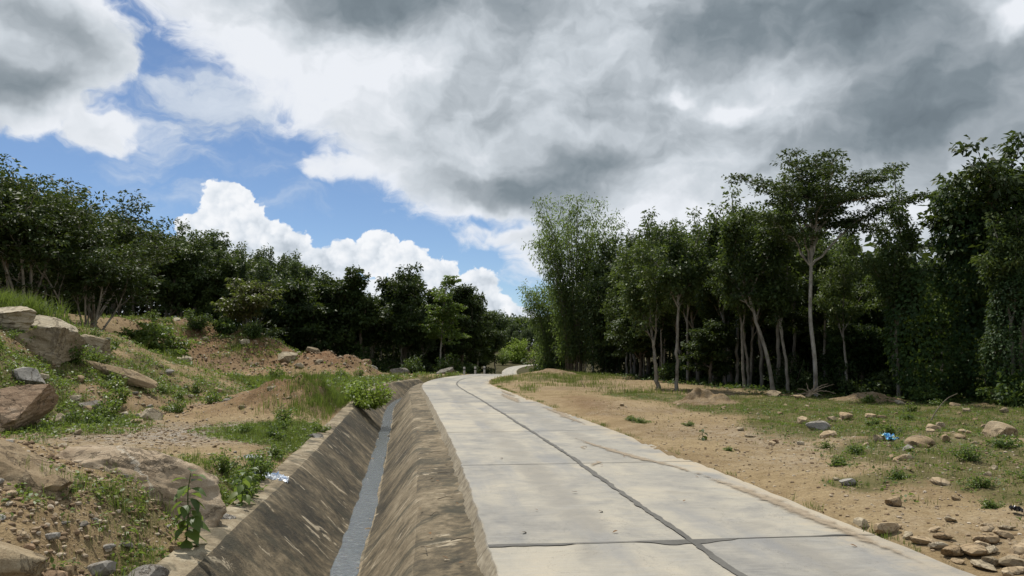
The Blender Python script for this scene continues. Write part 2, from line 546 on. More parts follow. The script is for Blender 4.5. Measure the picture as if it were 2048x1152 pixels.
def height(X, Y, fine=True):
    X = np.asarray(X, float); Y = np.asarray(Y, float)
    shp = X.shape
    X = X.ravel(); Y = Y.ravel()
    z = base_height(X, Y)
    lat, s, rz = corridor(X, Y)
    # the valley the road drops into beyond the crest
    z = z + np.where(Y > 58, np.interp(Y, LINE[:, 1], LINE[:, 2]) * np.exp(-(lat / 26.0) ** 2), 0)
    if fine:
        left = sm(-4.0, -5.5, X)
        rough = 0.03 + 0.10 * gauss(X, Y, -6, 8, 3, 4) + 0.10 * left * sm(14, 20, Y) + 0.065 * sm(3, 7, X)
        rough = rough + 0.16 * gauss(X, Y, -22, 58, 9, 8) + 0.10 * gauss(X, Y, -13.6, 57, 4, 4) + 0.07 * gauss(X, Y, -7, 25, 3, 3)
        z = z + rough * (fbm(X * 1.1, Y * 1.1, 5, 11, 0.6) + 0.35 * np.abs(fbm(X * 4.3, Y * 4.3, 2, 23)))
        z = z + 0.10 * fbm(X * .22, Y * .22, 3, 31)
        # gullies worn into the loose mounds
        gl = gauss(X, Y, -23, 59, 9, 8) + .8 * gauss(X, Y, -13.6, 57, 4, 4)
        z = z + gl * (.55 * (np.abs(fbm(X * .55 + 3, Y * .22, 4, 37, .6)) - .22) + .18 * fbm(X * 1.6, Y * .9, 3, 38))
        gb = gauss(X, Y, -7.3, 25.3, 2.4, 3.0)
        z = z + gb * (.34 * (np.abs(fbm(X * 1.6 + 3, Y * .8, 4, 39, .6)) - .2) + .13 * fbm(X * 3.4, Y * 2.0, 3, 40, .65))
    edge = 0.10 * fbm(X * .9, Y * .9, 3, 7)
    # right of the slab
    k = sm(HALF - .02, HALF + 0.9, lat + edge)
    near = 1 - sm(12, 26, Y)
    tgt = rz - 0.035 - 0.10 * near
    zr = tgt + (z - tgt) * k
    # left of the road
    kd = sm(-5.02, -5.9, lat + edge)
    prof = np.interp(lat, [-5.08, -4.74, -3.76, -3.36, -2.62, -2.03, -1.9], [-.27, -.36, -1.35, -1.35, -.34, -.3, -.3])
    zl_d = rz + prof + (z - (rz + prof)) * kd
    k2 = sm(-HALF, -HALF - 1.0, lat + edge)
    zl_n = rz - .05 + (z - (rz - .05)) * k2
    ditch = 1 - sm(S_END - 1.0, S_END + 0.5, s)
    zl = zl_n + (zl_d - zl_n) * ditch
    res = np.where(lat > 0, zr, zl)
    # soil creeping over the right slab edge in tongues
    tongue = 0.32 * np.clip(fbm(X * .7, Y * .7, 4, 141) + .20, 0, 1) * sm(7.5, 12, Y)
    res = np.where((lat > HALF - tongue) & (lat < HALF + .06), rz + .006 + .01 * fbm(X * 3, Y * 3, 2, 143), res)
    under = (lat > -HALF - .01) & (lat < HALF + .01 - tongue * 1.0)
    res = np.where(under, rz - 0.16, res)
    return res.reshape(shp)


def hgt(x, y):
    return float(height(np.array([x]), np.array([y]))[0])


def green_mask(X, Y):
    """how much low vegetation grows on a spot, 0..1"""
    g = np.zeros(X.shape)
    for cx, cy, rx, ry, w in [(-15, 21, 5, 5.5, .60), (-20, 25, 6, 6, .5), (-11.2, 18.5, 2.2, 2.6, .65), (-8.8, 13.2, 1.6, 1.3, .6), (-5.2, 18.0, .9, 2.6, 1.1),
                              (-6.2, 16.8, .8, 1.4, .6), (-4.1, 11.2, .55, 2.4, .9), (-4.3, 7.6, .5, .8, .25), (-5.9, 11.6, 1.0, .5, .8), (-5.9, 29, 1.4, 5, 1.0),
                              (-9.5, 31, 3, 2, .5), (-11.5, 36, 5, 4, .8), (-9.0, 45, 5, 6, .95), (-15, 46, 7, 3, .8), (-5.7, 56, 3, 4, .9), (-24, 66, 9, 3.5, .9), (-20.5, 57, 3.2, 3, .4), (-27, 57, 4, 3.5, .4),
                              (-12.5, 27, 1.5, 2.5, .5), (-6.6, 12.3, 1.2, .6, .5), (-3.45, 6.7, .35, .8, .6),
                              (6.5, 12.6, 1.5, 1.6, .55), (6.4, 9.4, 1.4, 1.2, .5), (4.9, 10.6, .8, .7, .6), (8.7, 12, 2.0, 3, .55), (10, 17, 4.5, 3.5, .8), (12, 22, 6, 4.5, 1.0), (6.8, 18, 1.6, 1.5, .55), (5.0, 34, 2.6, 6, .55),
                              (8, 25, 3, 3, .75), (12, 30, 6, 3.5, .6), (3, 46, 2.5, 5, .6), (5, 56, 3, 5, .75), (3.3, 19.5, .35, .9, .9), (0.9, 37, .5, 6, .5), (-.4, 47, .6, 4, .8)]:
        g = g + w * gauss(X, Y, cx, cy, rx, ry)
    g = g + 0.9 * sm(66, 72, Y) + 0.6 * sm(26, 34, X)
    # bare places: the gravel flat and the sandy track on the right
    for cx, cy, rx, ry, w in [(-7.2, 14.8, 1.7, 1.4, .9), (-7.2, 23.2, 1.6, 2.2, .8), (4.1, 15.5, 1.0, 3.6, 1.0), (4.6, 23, 1.4, 4.5, .8), (2.6, 29, 1.0, 6, .8), (3.7, 9.5, .6, 2, .5), (-9.2, 23, 1.6, 2.5, .7)]:
        g = g - w * gauss(X, Y, cx, cy, rx, ry)
    g = g + 0.55 * fbm(X * .9, Y * .9, 4, 41) * sm(0.02, .3, g) + 0.25 * fbm(X * .3, Y * .3, 2, 43) * sm(0.02, .3, g)
    return np.clip(g, 0, 1)


# ------------------------------------------------------------------ ground
def ground_material():
    m, g, out = new_mat('soil')
    pos = g.new('ShaderNodeNewGeometry').outputs['Position']
    a_g, a_r, a_v, a_s = attr(g, 'green'), attr(g, 'red'), attr(g, 'gravel'), attr(g, 'shade_floor')
    n1 = g.noise(pos, 0.55, 5.0, 0.6)
    n2 = g.noise(pos, 4.0, 6.0, 0.68)
    n3 = g.noise(pos, 26.0, 4.0, 0.7)
    sand = g.ramp(g.m('MULTIPLY_ADD', n1, 0.6, g.m('MULTIPLY', n2, 0.45)),
                  [(.30, (0.1469, 0.1045, 0.0563)), (.47, (0.2404, 0.1782, 0.0982)), (.60, (0.3072, 0.2356, 0.1358)), (.8, (0.3918, 0.3127, 0.1878))])
    red = g.ramp(g.m('MULTIPLY_ADD', n1, 0.5, g.m('MULTIPLY', n2, 0.6)),
                 [(.34, (0.0846, 0.0437, 0.0212)), (.5, (0.1558, 0.0857, 0.0423)), (.62, (0.2226, 0.1344, 0.0696)), (.78, (0.3205, 0.2184, 0.1285))])
    grav = g.ramp(g.voro(pos, 22.0, out='Color'), [(.1, (.17, .15, .125)), (.5, (.28, .25, .21)), (.9, (.39, .365, .33))])
    c = g.mix(a_r, sand, red)
    c = g.mix(g.m('MULTIPLY', a_v, g.step(n2, 0.36, 0.6)), c, grav)
    # stones and clods too small to pick out
    vz = g.voro(pos, 13.0)
    vcol = g.voro(pos, 13.0, out='Color')
    spk = g.m('MULTIPLY', g.step(vz, 0.20, 0.32, 1, 0), g.step(vcol, 0.45, 0.62))
    c = g.mix(g.m('MULTIPLY', spk, 0.6), c, g.ramp(vcol, [(.45, (.24, .17, .105)), (.7, (.36, .29, .20)), (1, (.43, .38, .31))]))
    c = g.mix(g.m('MULTIPLY', g.step(n3, 0.42, 0.62, 1, 0), 0.38), c, g.mix(1.0, c, (.42, .36, .30), 'MULTIPLY'))
    low = g.ramp(g.m('MULTIPLY_ADD', n2, 0.6, g.m('MULTIPLY', n3, 0.5)), [(.36, (.034, .038, .014)), (.50, (.066, .070, .024)), (.62, (.115, .102, .042)), (.75, (.20, .155, .078))])
    gf = g.step(g.m('ADD', a_g, g.m('MULTIPLY', g.m('SUBTRACT', g.m('ADD', n2, n3), 1.0), 0.9)), 0.30, 0.62)
    c = g.mix(g.m('MULTIPLY', gf, 0.82), c, low)
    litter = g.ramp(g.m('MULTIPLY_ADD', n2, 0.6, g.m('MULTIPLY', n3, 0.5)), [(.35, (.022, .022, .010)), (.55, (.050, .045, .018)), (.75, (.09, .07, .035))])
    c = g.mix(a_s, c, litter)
    h = g.m('ADD', g.m('MULTIPLY', n2, 0.7), g.m('ADD', g.m('MULTIPLY', n3, 0.45), g.m('MULTIPLY', spk, 0.35)))
    principled(g, out, c, 0.95, 0.1, h, 0.06)
    return m


def axis(lo, hi, centre, half, d0, grow):
    up = [centre]
    while up[-1] < hi:
        d = d0 if abs(up[-1] - centre) < half else d0 + grow * (abs(up[-1] - centre) - half)
        up.append(up[-1] + d)
    dn = [centre]
    while dn[-1] > lo:
        d = d0 if abs(dn[-1] - centre) < half else d0 + grow * (abs(dn[-1] - centre) - half)
        dn.append(dn[-1] - d)
    return np.array(dn[:0:-1] + up)


def build_ground():
    xs = axis(-700, 700, -1.0, 7.5, 0.085, 0.016)
    ys = axis(-120, 1500, 8.5, 4.5, 0.085, 0.013)
    X, Y = np.meshgrid(xs, ys)
    Z = height(X, Y)
    ny, nx = X.shape
    V = np.stack([X.ravel(), Y.ravel(), Z.ravel()], 1)
    i = np.arange(ny - 1)[:, None] * nx + np.arange(nx - 1)[None, :]
    F = np.stack([i, i + 1, i + 1 + nx, i + nx], -1).reshape(-1, 4)
    x, y = X.ravel(), Y.ravel()
    gm = green_mask(x, y)
    nz = fbm(x * .35, y * .35, 4, 61)
    red = np.clip(0.95 * gauss(x, y, -23, 60, 9, 7) + .8 * gauss(x, y, -13.6, 57, 4, 4) + .75 * gauss(x, y, -7.4, 25, 2.5, 3) + .35 * gauss(x, y, -15, 24, 6, 7)
                  + .5 * gauss(x, y, 3.5, 55, 4, 6) + .35 * gauss(x, y, -5.5, 7, 2, 2) + .45 * gauss(x, y, 2.6, 27, .8, 7) + .35 * nz * .8, 0, 1)
    grav = np.clip(1.0 * gauss(x, y, -7.6, 17.2, 2.6, 2.4) + .8 * gauss(x, y, -6, 19, 1.5, 1) + .35 * gauss(x, y, 7, 14, 4, 5) + .4 * nz, 0, 1)
    # leaf litter under the trees
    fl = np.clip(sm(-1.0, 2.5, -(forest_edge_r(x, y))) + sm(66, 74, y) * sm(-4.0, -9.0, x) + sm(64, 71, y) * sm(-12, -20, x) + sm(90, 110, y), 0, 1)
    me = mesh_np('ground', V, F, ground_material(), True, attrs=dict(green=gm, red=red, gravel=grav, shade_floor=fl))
    tag(link('ground', me), kind='structure')


def forest_edge_r(x, y):
    """distance (about) from the forest edge on the right, positive on the open side"""
    ex = np.interp(y, [0, 18, 24, 30, 36, 42, 50, 58, 66, 80], [30, 21, 16.8, 12.6, 10.0, 9.4, 8.4, 7.0, 5.2, 7.5])
    return ex - x


build_ground()


# ------------------------------------------------------------------ road
def concrete_road_mat():
    m, g, out = new_mat('road_concrete')
    pos = g.new('ShaderNodeNewGeometry').outputs['Position']
    oi = g.new('ShaderNodeObjectInfo').outputs['Random']
    uv = g.new('ShaderNodeUVMap').outputs[0]
    suv = g.new('ShaderNodeSeparateXYZ'); g.t.links.new(uv, suv.inputs[0])
    n1 = g.noise(pos, 0.7, 6.0, 0.66, 0.8)
    n2 = g.noise(pos, 2.2, 8.0, 0.70, 0.5)
    n3 = g.noise(pos, 60.0, 3.0, 0.7)
    br = g.noise(g.v('MULTIPLY', uv, (2.0, 26.0, 1)), 1.0, 4.0, 0.6)       # broom strokes across the slab
    f = g.m('ADD', g.m('MULTIPLY_ADD', n1, 0.62, g.m('MULTIPLY', n2, 0.38)), g.m('MULTIPLY', g.m('SUBTRACT', oi, 0.5), 0.16))
    c = g.ramp(f, [(.32, (0.1687, 0.1648, 0.1547)), (.44, (0.2454, 0.2325, 0.2044)), (.54, (0.3139, 0.2901, 0.2399)), (.68, (0.3842, 0.3404, 0.2649))])
    c = g.mix(g.m('MULTIPLY', g.step(br, 0.45, 0.68), 0.25), c, (.36, .35, .32))
    c = g.mix(g.m('MULTIPLY', g.step(n3, 0.36, 0.5, 1, 0), 0.22), c, (.20, .19, .17))
    trk = g.m('ABSOLUTE', g.m('SUBTRACT', g.m('ABSOLUTE', suv.outputs[0]), 0.85))
    trk = g.m('MULTIPLY', g.step(g.m('MULTIPLY_ADD', g.m('SUBTRACT', n2, 0.5), 0.5, trk), 0.10, 0.38, 1.0, 0.0), g.step(n1, 0.42, 0.60))
    c = g.mix(g.m('MULTIPLY', trk, 0.55), c, (.165, .158, .145))
    # wheel-worn grey bands and scuffs along the lanes
    band = g.noise(g.v('MULTIPLY', uv, (1.5, 0.22, 1)), 1.0, 5.0, 0.6)
    c = g.mix(g.m('MULTIPLY', g.step(band, 0.50, 0.68), 0.50), c, (.175, .180, .188))
    # dust blown on from the verge: towards the right edge and at random
    e = g.m('ADD', g.m('MULTIPLY', g.m('SUBTRACT', n2, 0.5), 0.9), g.step(suv.outputs[0], 0.9, 1.95, 0.0, 0.42))
    e = g.m('ADD', e, g.m('MULTIPLY', g.m('SUBTRACT', n1, 0.5), 0.7))
    c = g.mix(g.m('MULTIPLY', g.step(e, 0.16, 0.60), 0.62), c, (.37, .30, .205))
    # hairline crazing and the rough, soil-stained formed edge on the ditch side
    hc = g.noise(pos, 0.9, 7.0, 0.62, 0.5)
    c = g.mix(g.step(g.m('ABSOLUTE', g.m('SUBTRACT', hc, 0.5)), 0.0, 0.004, 0.45, 0.0), c, (.12, .11, .095))
    eg = g.m('MULTIPLY', g.step(g.m('MULTIPLY_ADD', g.m('SUBTRACT', n2, 0.5), 0.12, suv.outputs[0]), -1.955, -1.90, 1.0, 0.0), 0.9)
    c = g.mix(eg, c, g.ramp(g.noise(pos, 9.0, 5.0, 0.7), [(.35, (.13, .105, .07)), (.55, (.25, .21, .145)), (.7, (.34, .30, .225))]))
    principled(g, out, c, 0.86, 0.25, g.m('ADD', g.m('MULTIPLY', n3, 0.5), g.m('MULTIPLY', br, 0.6)), 0.008)
    return m


def seal_mat():
    m, g, out = new_mat('joint_seal')
    pos = g.new('ShaderNodeNewGeometry').outputs['Position']
    n = g.noise(pos, 30.0, 4.0, 0.7)
    n1 = g.noise(pos, 2.0, 3.0, 0.6)
    c = g.ramp(g.m('MULTIPLY_ADD', n, 0.5, g.m('MULTIPLY', n1, 0.5)), [(.35, (.070, .067, .060)), (.65, (.115, .110, .098))])
    principled(g, out, c, 0.75, 0.3, n, 0.004)
    return m


M_ROAD = concrete_road_mat()
M_SEAL = seal_mat()
J0 = float(np.interp(7.35, LINE[:, 1], LS))            # first joint in view
SLAB = 5.02


def build_road():
    road = tag(link('road', None), kind='structure')
    rng = random.Random(4)

    def slab(s0, s1, l0, l1, ns):
        """closed slab between two arc lengths and two lateral offsets"""
        ss = np.linspace(s0, s1, ns); ll = np.linspace(l0, l1, 5)
        c, n = frame(ss)
        top = []; uv = []
        for i, s in enumerate(ss):
            for l in ll:
                w = 0.0
                if abs(abs(l) - HALF) < .01:
                    w = 0.035 * float(fbm(np.array([s * 1.6]), np.array([l * 3.]), 5, 77, .65)[0]) * np.sign(l)
                z = c[i, 2] + 0.006 * float(fbm(np.array([s * .4]), np.array([l * .7]), 2, 78)[0])
                top.append((c[i, 0] + n[i, 0] * (l + w), c[i, 1] + n[i, 1] * (l + w), z)); uv.append((l, s))
        V = [list(p) for p in top]; U = list(uv)
        k = len(ll); F = []
        for i in range(ns - 1):
            for j in range(k - 1):
                a = i * k + j
                F.append((a, a + 1, a + 1 + k, a + k))
        # sides go down to below the ground; the left edge of the road flares out
        ring = [i * k for i in range(ns)] + [(ns - 1) * k + j for j in range(1, k)] + [i * k + k - 1 for i in range(ns - 2, -1, -1)] + [j for j in range(k - 2, 0, -1)]
        off = len(V)
        for r in ring:
            p = list(V[r]); i = r // k
            fl = 0.0
            if abs(uv[r][0] + HALF) < .01: fl = -0.11 + 0.06 * float(fbm(np.array([uv[r][1] * 3.]), np.array([1.]), 4, 79, .65)[0])
            if abs(uv[r][0] - HALF) < .01: fl = 0.01
            p[0] += n[i, 0] * fl; p[1] += n[i, 1] * fl; p[2] -= 0.17
            V.append(p); U.append((uv[r][0] + fl * 2, uv[r][1]))
        for q in range(len(ring)):
            q2 = (q + 1) % len(ring)
            F.append((ring[q2], ring[q], off + q, off + q2))
        me = mesh_np('concrete_slab', V, F, M_ROAD, False, uv=np.array(U))
        return link('concrete_slab', me, road)

    g = 0.008
    nslab_back = int(J0 // SLAB)
    for kx in range(-nslab_back, 14):
        a = J0 + (kx - 1) * SLAB; b = a + SLAB
        if a < 0: a = 0.0
        nseg = 48 if kx < 4 else 16
        slab(a + g, b - g, -HALF, -0.012, nseg)
        slab(a + g, b - g, 0.012, HALF, nseg)
    # beyond the crest the joints can no longer be told apart
    a = J0 + 13 * SLAB
    o = slab(a + g, LS[-1] - .5, -HALF, HALF, 260)
    o.name = 'carriageway'

    # bituminous seal over the joints: ragged ribbons lying on the slabs
    def ribbon(name, pts_s, pts_l, wl, wr, along, lift=0.0105):
        c, n = frame(np.asarray(pts_s))
        V = []; F = []
        for i in range(len(pts_s)):
            t = np.array([-n[i, 1], n[i, 0]])
            base = c[i, :2] + n[i] * pts_l[i]
            ax = n[i] if along else t
            for w in (-wl[i], wr[i]):
                V.append((*(base + ax * w), c[i, 2] + lift))
        for i in range(len(pts_s) - 1):
            F.append((2 * i, 2 * i + 1, 2 * i + 3, 2 * i + 2))
        me = mesh_np(name, V, F, M_SEAL, False)
        return link(name, me, road)
    ss = np.arange(1.0, J0 + 12.4 * SLAB, 0.035)
    lat = 0.035 * fbm(ss * .5, ss * 0, 3, 91) + 0.012 * fbm(ss * 5, ss * 0, 2, 92)
    wl = 0.032 + 0.036 * fbm(ss * 2.3, ss * 0, 5, 93, .65) + .016 * np.maximum(fbm(ss * .7, ss * 0, 2, 95), 0)
    wr = 0.032 + 0.036 * fbm(ss * 2.7, ss * 0 + 4, 5, 94, .65) + .016 * np.maximum(fbm(ss * .8, ss * 0, 2, 96), 0)
    ribbon('joint_seal', ss, lat, np.maximum(wl, .012), np.maximum(wr, .012), True)
    for kx in range(-1, 13):
        s0 = J0 + kx * SLAB
        ll = np.arange(-HALF - .01, HALF + .01, 0.03)
        seed = 120 + kx
        blot = np.maximum(fbm(ll * 1.6 + kx * 7, ll * 0, 3, seed), 0)
        blot2 = np.maximum(fbm(ll * 1.3 - kx * 5, ll * 0, 3, seed + 50), 0)
        amp = 0.24 if kx in (-1, 0) else (0.05 if kx > 1 else 0.03)
        w0 = 0.010 if kx < 1 else 0.009
        ribbon('joint_seal', np.full(len(ll), s0), ll, w0 + amp * blot ** 1.4, w0 + 0.35 * amp * blot2 ** 1.5, False, 0.0075)
    return road


ROAD = build_road()


# ------------------------------------------------------------------ lined ditch
def ditch_mat():
    m, g, out = new_mat('stained_ditch_concrete')
    uv = g.new('ShaderNodeUVMap').outputs[0]            # u along the ditch, v down the slope (metres)
    pos = g.new('ShaderNodeNewGeometry').outputs['Position']
    oi = g.new('ShaderNodeObjectInfo').outputs['Random']
    s1 = g.noise(g.v('MULTIPLY', uv, (1.5, 1.1, 1)), 1.0, 7.0, 0.70, 0.5)
    s2 = g.noise(g.v('MULTIPLY', uv, (5.5, 2.9, 1)), 1.0, 6.0, 0.72, 0.2)
    n1 = g.noise(pos, 0.8, 4.0, 0.55)
    n2 = g.noise(pos, 7.0, 5.0, 0.65)
    n3 = g.noise(pos, 45.0, 3.0, 0.7)
    big = g.noise(g.v('MULTIPLY', uv, (.55, .9, 1)), 1.0, 4.0, 0.6, 0.5)
    f = g.m('ADD', g.m('MULTIPLY', s1, 0.36), g.m('ADD', g.m('MULTIPLY', s2, 0.16), g.m('MULTIPLY', n1, 0.24)))
    f = g.m('ADD', f, g.m('MULTIPLY', big, 0.42))
    f = g.m('ADD', f, g.m('MULTIPLY', g.m('SUBTRACT', n2, 0.5), 0.42))
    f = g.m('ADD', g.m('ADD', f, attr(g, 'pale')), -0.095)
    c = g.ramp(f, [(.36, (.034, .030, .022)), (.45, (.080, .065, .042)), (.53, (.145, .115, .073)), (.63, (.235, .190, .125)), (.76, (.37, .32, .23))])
    sp = g.m('MULTIPLY', g.step(g.noise(g.v('MULTIPLY', uv, (3.0, 1.5, 1)), 1.0, 5.0, 0.66, 0.8), 0.60, 0.65), 0.8)
    c = g.mix(sp, c, (.40, .34, .245))
    dk = g.m('MULTIPLY', g.step(g.noise(g.v('MULTIPLY', uv, (1.6, 1.0, 1)), 1.3, 6.0, 0.68, 0.8), 0.49, 0.62), 0.72)
    c = g.mix(dk, c, (.042, .040, .028))
    c = g.mix(g.m('MULTIPLY', g.step(n3, 0.34, 0.5, 1, 0), 0.3), c, (.05, .04, .03))
    h = g.m('ADD', g.m('MULTIPLY', s2, 0.18), g.m('ADD', g.m('MULTIPLY', n2, 0.75), g.m('MULTIPLY', n3, 0.45)))
    principled(g, out, c, 0.88, 0.2, h, 0.03)
    return m


M_DITCH = ditch_mat()


def build_ditch():
    d = thing('drainage_ditch', 'brown-stained concrete drainage ditch with sloping walls running beside the road', 'ditch')
    ss = np.arange(0.5, S_END, 0.11)
    c, n = frame(ss)

    lp = [p[0] for p in DITCH][::-1] ; zp = [p[1] for p in DITCH][::-1]

    def zprof(l):
        w = np.linspace(-.085, .085, 9)
        return float(np.mean(np.interp(l + w, lp + [-1.9], zp + [-.12])))

    def strip(name, a, b, k, lift=0.0, wob=0.045, pale=0.0, seed=0, skirt=None):
        (l0, z0), (l1, z1) = a, b
        V = []; U = []; P = []
        k = k * 2
        ts = np.linspace(0, 1, k)
        for j, t in enumerate(ts):
            l = l0 + (l1 - l0) * t; z = zprof(l)
            dl = wob * .6 * fbm(ss * .45, ss * 0 + l * 1.1, 3, 201) + wob * .32 * fbm(ss * 1.7, ss * 0 + l * 3.0, 4, 203, .6)
            dz = wob * .6 * fbm(ss * .5, ss * 0 + l * 1.3 + 9, 3, 202) + wob * .32 * fbm(ss * 1.8, ss * 0 + l * 3.2 + 5, 4, 204, .6)
            x = c[:, 0] + n[:, 0] * (l + dl); y = c[:, 1] + n[:, 1] * (l + dl)
            V.append(np.stack([x, y, c[:, 2] + z + dz + lift], 1))
            U.append(np.stack([ss, np.full(len(ss), l * 1.25 + seed * .0)], 1))
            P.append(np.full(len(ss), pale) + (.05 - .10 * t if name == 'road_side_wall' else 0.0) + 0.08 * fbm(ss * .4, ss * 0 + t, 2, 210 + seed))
        if skirt:                                    # a thickness at the outer edge
            x = V[-1].copy(); x[:, :2] += n * skirt[0]; x[:, 2] += skirt[1]
            V.append(x); U.append(U[-1] + np.array([0, .2])); P.append(P[-1])
            k += 1
        V = np.concatenate(V); U = np.concatenate(U); P = np.concatenate(P)
        m = len(ss)
        i = np.arange(k - 1)[:, None] * m + np.arange(m - 1)[None]
        F = np.stack([i, i + 1, i + 1 + m, i + m], -1).reshape(-1, 4)
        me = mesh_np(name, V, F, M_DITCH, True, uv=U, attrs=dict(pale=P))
        return link('wall' if name.endswith('_wall') else name, me, d)
    D = DITCH
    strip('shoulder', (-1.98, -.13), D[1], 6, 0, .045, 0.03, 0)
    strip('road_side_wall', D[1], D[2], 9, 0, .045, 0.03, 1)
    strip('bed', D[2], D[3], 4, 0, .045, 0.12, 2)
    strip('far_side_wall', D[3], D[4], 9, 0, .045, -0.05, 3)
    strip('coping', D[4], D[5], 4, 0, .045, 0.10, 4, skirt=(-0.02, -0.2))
    # the running water
    m, g, out = new_mat('ditch_water')
    pos = g.new('ShaderNodeNewGeometry').outputs['Position']
    w = g.noise(g.v('MULTIPLY', pos, (1.0, .6, 1)), 26.0, 4.0, 0.65)
    w2 = g.noise(pos, 9.0, 3.0, 0.6)
    b = principled(g, out, g.ramp(w2, [(.35, (.085, .098, .108)), (.6, (.125, .138, .145)), (.75, (.19, .19, .175))]), 0.12, 0.9, g.m('ADD', g.m('MULTIPLY', w, .7), w2), 0.03)
    b.inputs['IOR'].default_value = 1.33
    V = []; F = []
    for i in range(len(ss)):
        s = ss[i]
        wl = -3.78 + .07 * float(fbm(np.array([s * 1.4]), np.array([3.]), 3, 221)[0]); wr = -3.38 + .07 * float(fbm(np.array([s * 1.4]), np.array([8.]), 3, 222)[0])
        for l in np.linspace(wl, wr, 5):
            V.append((c[i, 0] + n[i, 0] * l, c[i, 1] + n[i, 1] * l, c[i, 2] - 1.118))
    for i in range(len(ss) - 1):
        for j in range(4):
            a = i * 5 + j
            F.append((a, a + 1, a + 6, a + 5))
    tag(link('water', mesh_np('water', V, F, m, True)), kind='structure')
    return d


DITCH_OBJ = build_ditch()


# ------------------------------------------------------------------ rocks
_ico = {}


def ico(sub):
    if sub not in _ico:
        bm = bmesh.new()
        bmesh.ops.create_icosphere(bm, subdivisions=sub, radius=1.0)
        V = np.array([v.co[:] for v in bm.verts]); F = np.array([[v.index for v in f.verts] for f in bm.faces])
        bm.free()
        _ico[sub] = (V, F)
    return _ico[sub]


def unit3(v):
    return v / np.linalg.norm(v)


def n3d(V, f, seed, octv=3):
    return (fbm(V[:, 0] * f + 3 * V[:, 2], V[:, 1] * f - 2 * V[:, 2], octv, seed) + fbm(V[:, 1] * f + 5, V[:, 2] * f, octv, seed + 9) + fbm(V[:, 2] * f - 4, V[:, 0] * f, octv, seed + 17)) / 2.2


def rock_verts(seed, sub=3, cuts=9, dims=(1, .8, .6), rough=0.05, rough_f=1.6, sharp=0.62):
    rng = np.random.default_rng(seed)
    V, F = ico(sub)
    V = V.copy()
    for _ in range(cuts):
        nrm = rng.normal(size=3); nrm /= np.linalg.norm(nrm)
        dd = rng.uniform(sharp - .12, sharp + .18)
        h = np.maximum(V @ nrm - dd, 0)
        V -= h[:, None] * nrm
    r = np.linalg.norm(V, axis=1, keepdims=True)
    V *= 1 + rough * n3d(V, rough_f, seed)[:, None] + rough * .5 * n3d(V, rough_f * 3.5, seed + 3)[:, None]
    if sub >= 5:                                  # weathered relief: ridges, ledges and pits
        V *= 1 + rough * .55 * (1 - 2 * np.abs(n3d(V, rough_f * 1.7, seed + 21)))[:, None] + rough * .28 * n3d(V, rough_f * 7.0, seed + 25)[:, None] + rough * .14 * n3d(V, rough_f * 15.0, seed + 27)[:, None]
        ax = unit3(rng.normal(size=3) + np.array([0, 0, 1.2]))
        q = (V @ ax) * 4.5 + 1.2 * n3d(V, 1.3, seed + 31)
        V += (ax[None] * (np.abs(q - np.floor(q) - .5) ** 2 * rough * .9)[:, None])
    lo, hi = V.min(0), V.max(0)
    V = (V - (lo + hi) / 2) / (hi - lo)            # unit box
    V = V * np.array(dims)
    V[:, 2] -= V[:, 2].min()
    return V, F


M_TAN = rock_mat('tan_rock', [(0.1564, 0.1058, 0.0570), (0.2576, 0.1886, 0.1104), (0.3496, 0.2714, 0.1748), (0.4416, 0.3680, 0.2622)], 1.3)
M_GREY = rock_mat('grey_rock', [(0.1196, 0.1058, 0.0874), (0.2208, 0.2024, 0.1748), (0.3128, 0.2944, 0.2622), (0.4048, 0.3864, 0.3588)], 1.3)
M_BED = rock_mat('weathered_bedrock', [(0.1316, 0.0926, 0.0552), (0.2176, 0.1609, 0.0966), (0.3036, 0.2389, 0.1518), (0.4048, 0.3364, 0.2300)], 1.3)
M_PALE = rock_mat('pale_weathered_rock', [(0.1656, 0.1288, 0.0782), (0.2668, 0.2162, 0.1426), (0.3496, 0.2990, 0.2116), (0.4324, 0.3864, 0.2990)], .7)
M_VEIN = rock_mat('veined_bedrock', [(0.1443, 0.0994, 0.0628), (0.2318, 0.1670, 0.1081), (0.3194, 0.2484, 0.1691), (0.4328, 0.3577, 0.2656)], 1.3, vein=((0.8861, 0.2981, 0.4057), .42))
M_REDR = rock_mat('reddish_rock', [(0.1375, 0.0883, 0.0553), (0.2539, 0.1711, 0.1093), (0.3703, 0.2705, 0.1840), (0.4761, 0.3809, 0.2818)], 1.0)


def big_rock(name, seed, loc, dims, mat, label, rot=(0, 0, 0), sub=4, cuts=9, rough=.06, sink=.2, sharp=.62, z=None, smooth=False, rf=1.6):
    V, F = rock_verts(seed, sub, cuts, dims, rough, rf, sharp)
    o = link(name, mesh_np(name, V, F, mat, smooth))
    g = hgt(*loc) if z is None else z
    o.location = (loc[0], loc[1], g - sink * dims[2])
    o.rotation_euler = rot
    return tag(o, label, 'rock')


# individually recognisable rocks, left side
big_rock('boulder', 11, (-11.75, 17.3), (2.4, 1.6, 1.15), M_REDR, 'big angular orange-brown boulder with a dark undercut face on the grassy slope', (0.12, -.16, .35), 6, 9, .06, .22, .55)
big_rock('bedrock_outcrop', 23, (-4.75, 8.9), (2.3, 2.0, 1.30), M_VEIN, 'rounded tan bedrock dome crossed by a pale vein beside the ditch coping', (.0, .18, .5), 6, 6, .12, .38, .72, smooth=True, z=-.10, rf=1.5)
big_rock('bedrock_outcrop', 29, (-5.1, 7.35), (1.3, 1.5, .95), M_BED, 'grey-green mossy bedrock shoulder sloping down behind loose rubble', (.1, .35, .2), 6, 8, .15, .40, .62, smooth=True, z=.36)
big_rock('bedrock_outcrop', 31, (-4.0, 5.75), (.9, .9, .5), M_BED, 'flat sandy bedrock lump half buried in brown rubble', (0, .1, 1.1), 5, 7, .08, .55, .66, smooth=True)
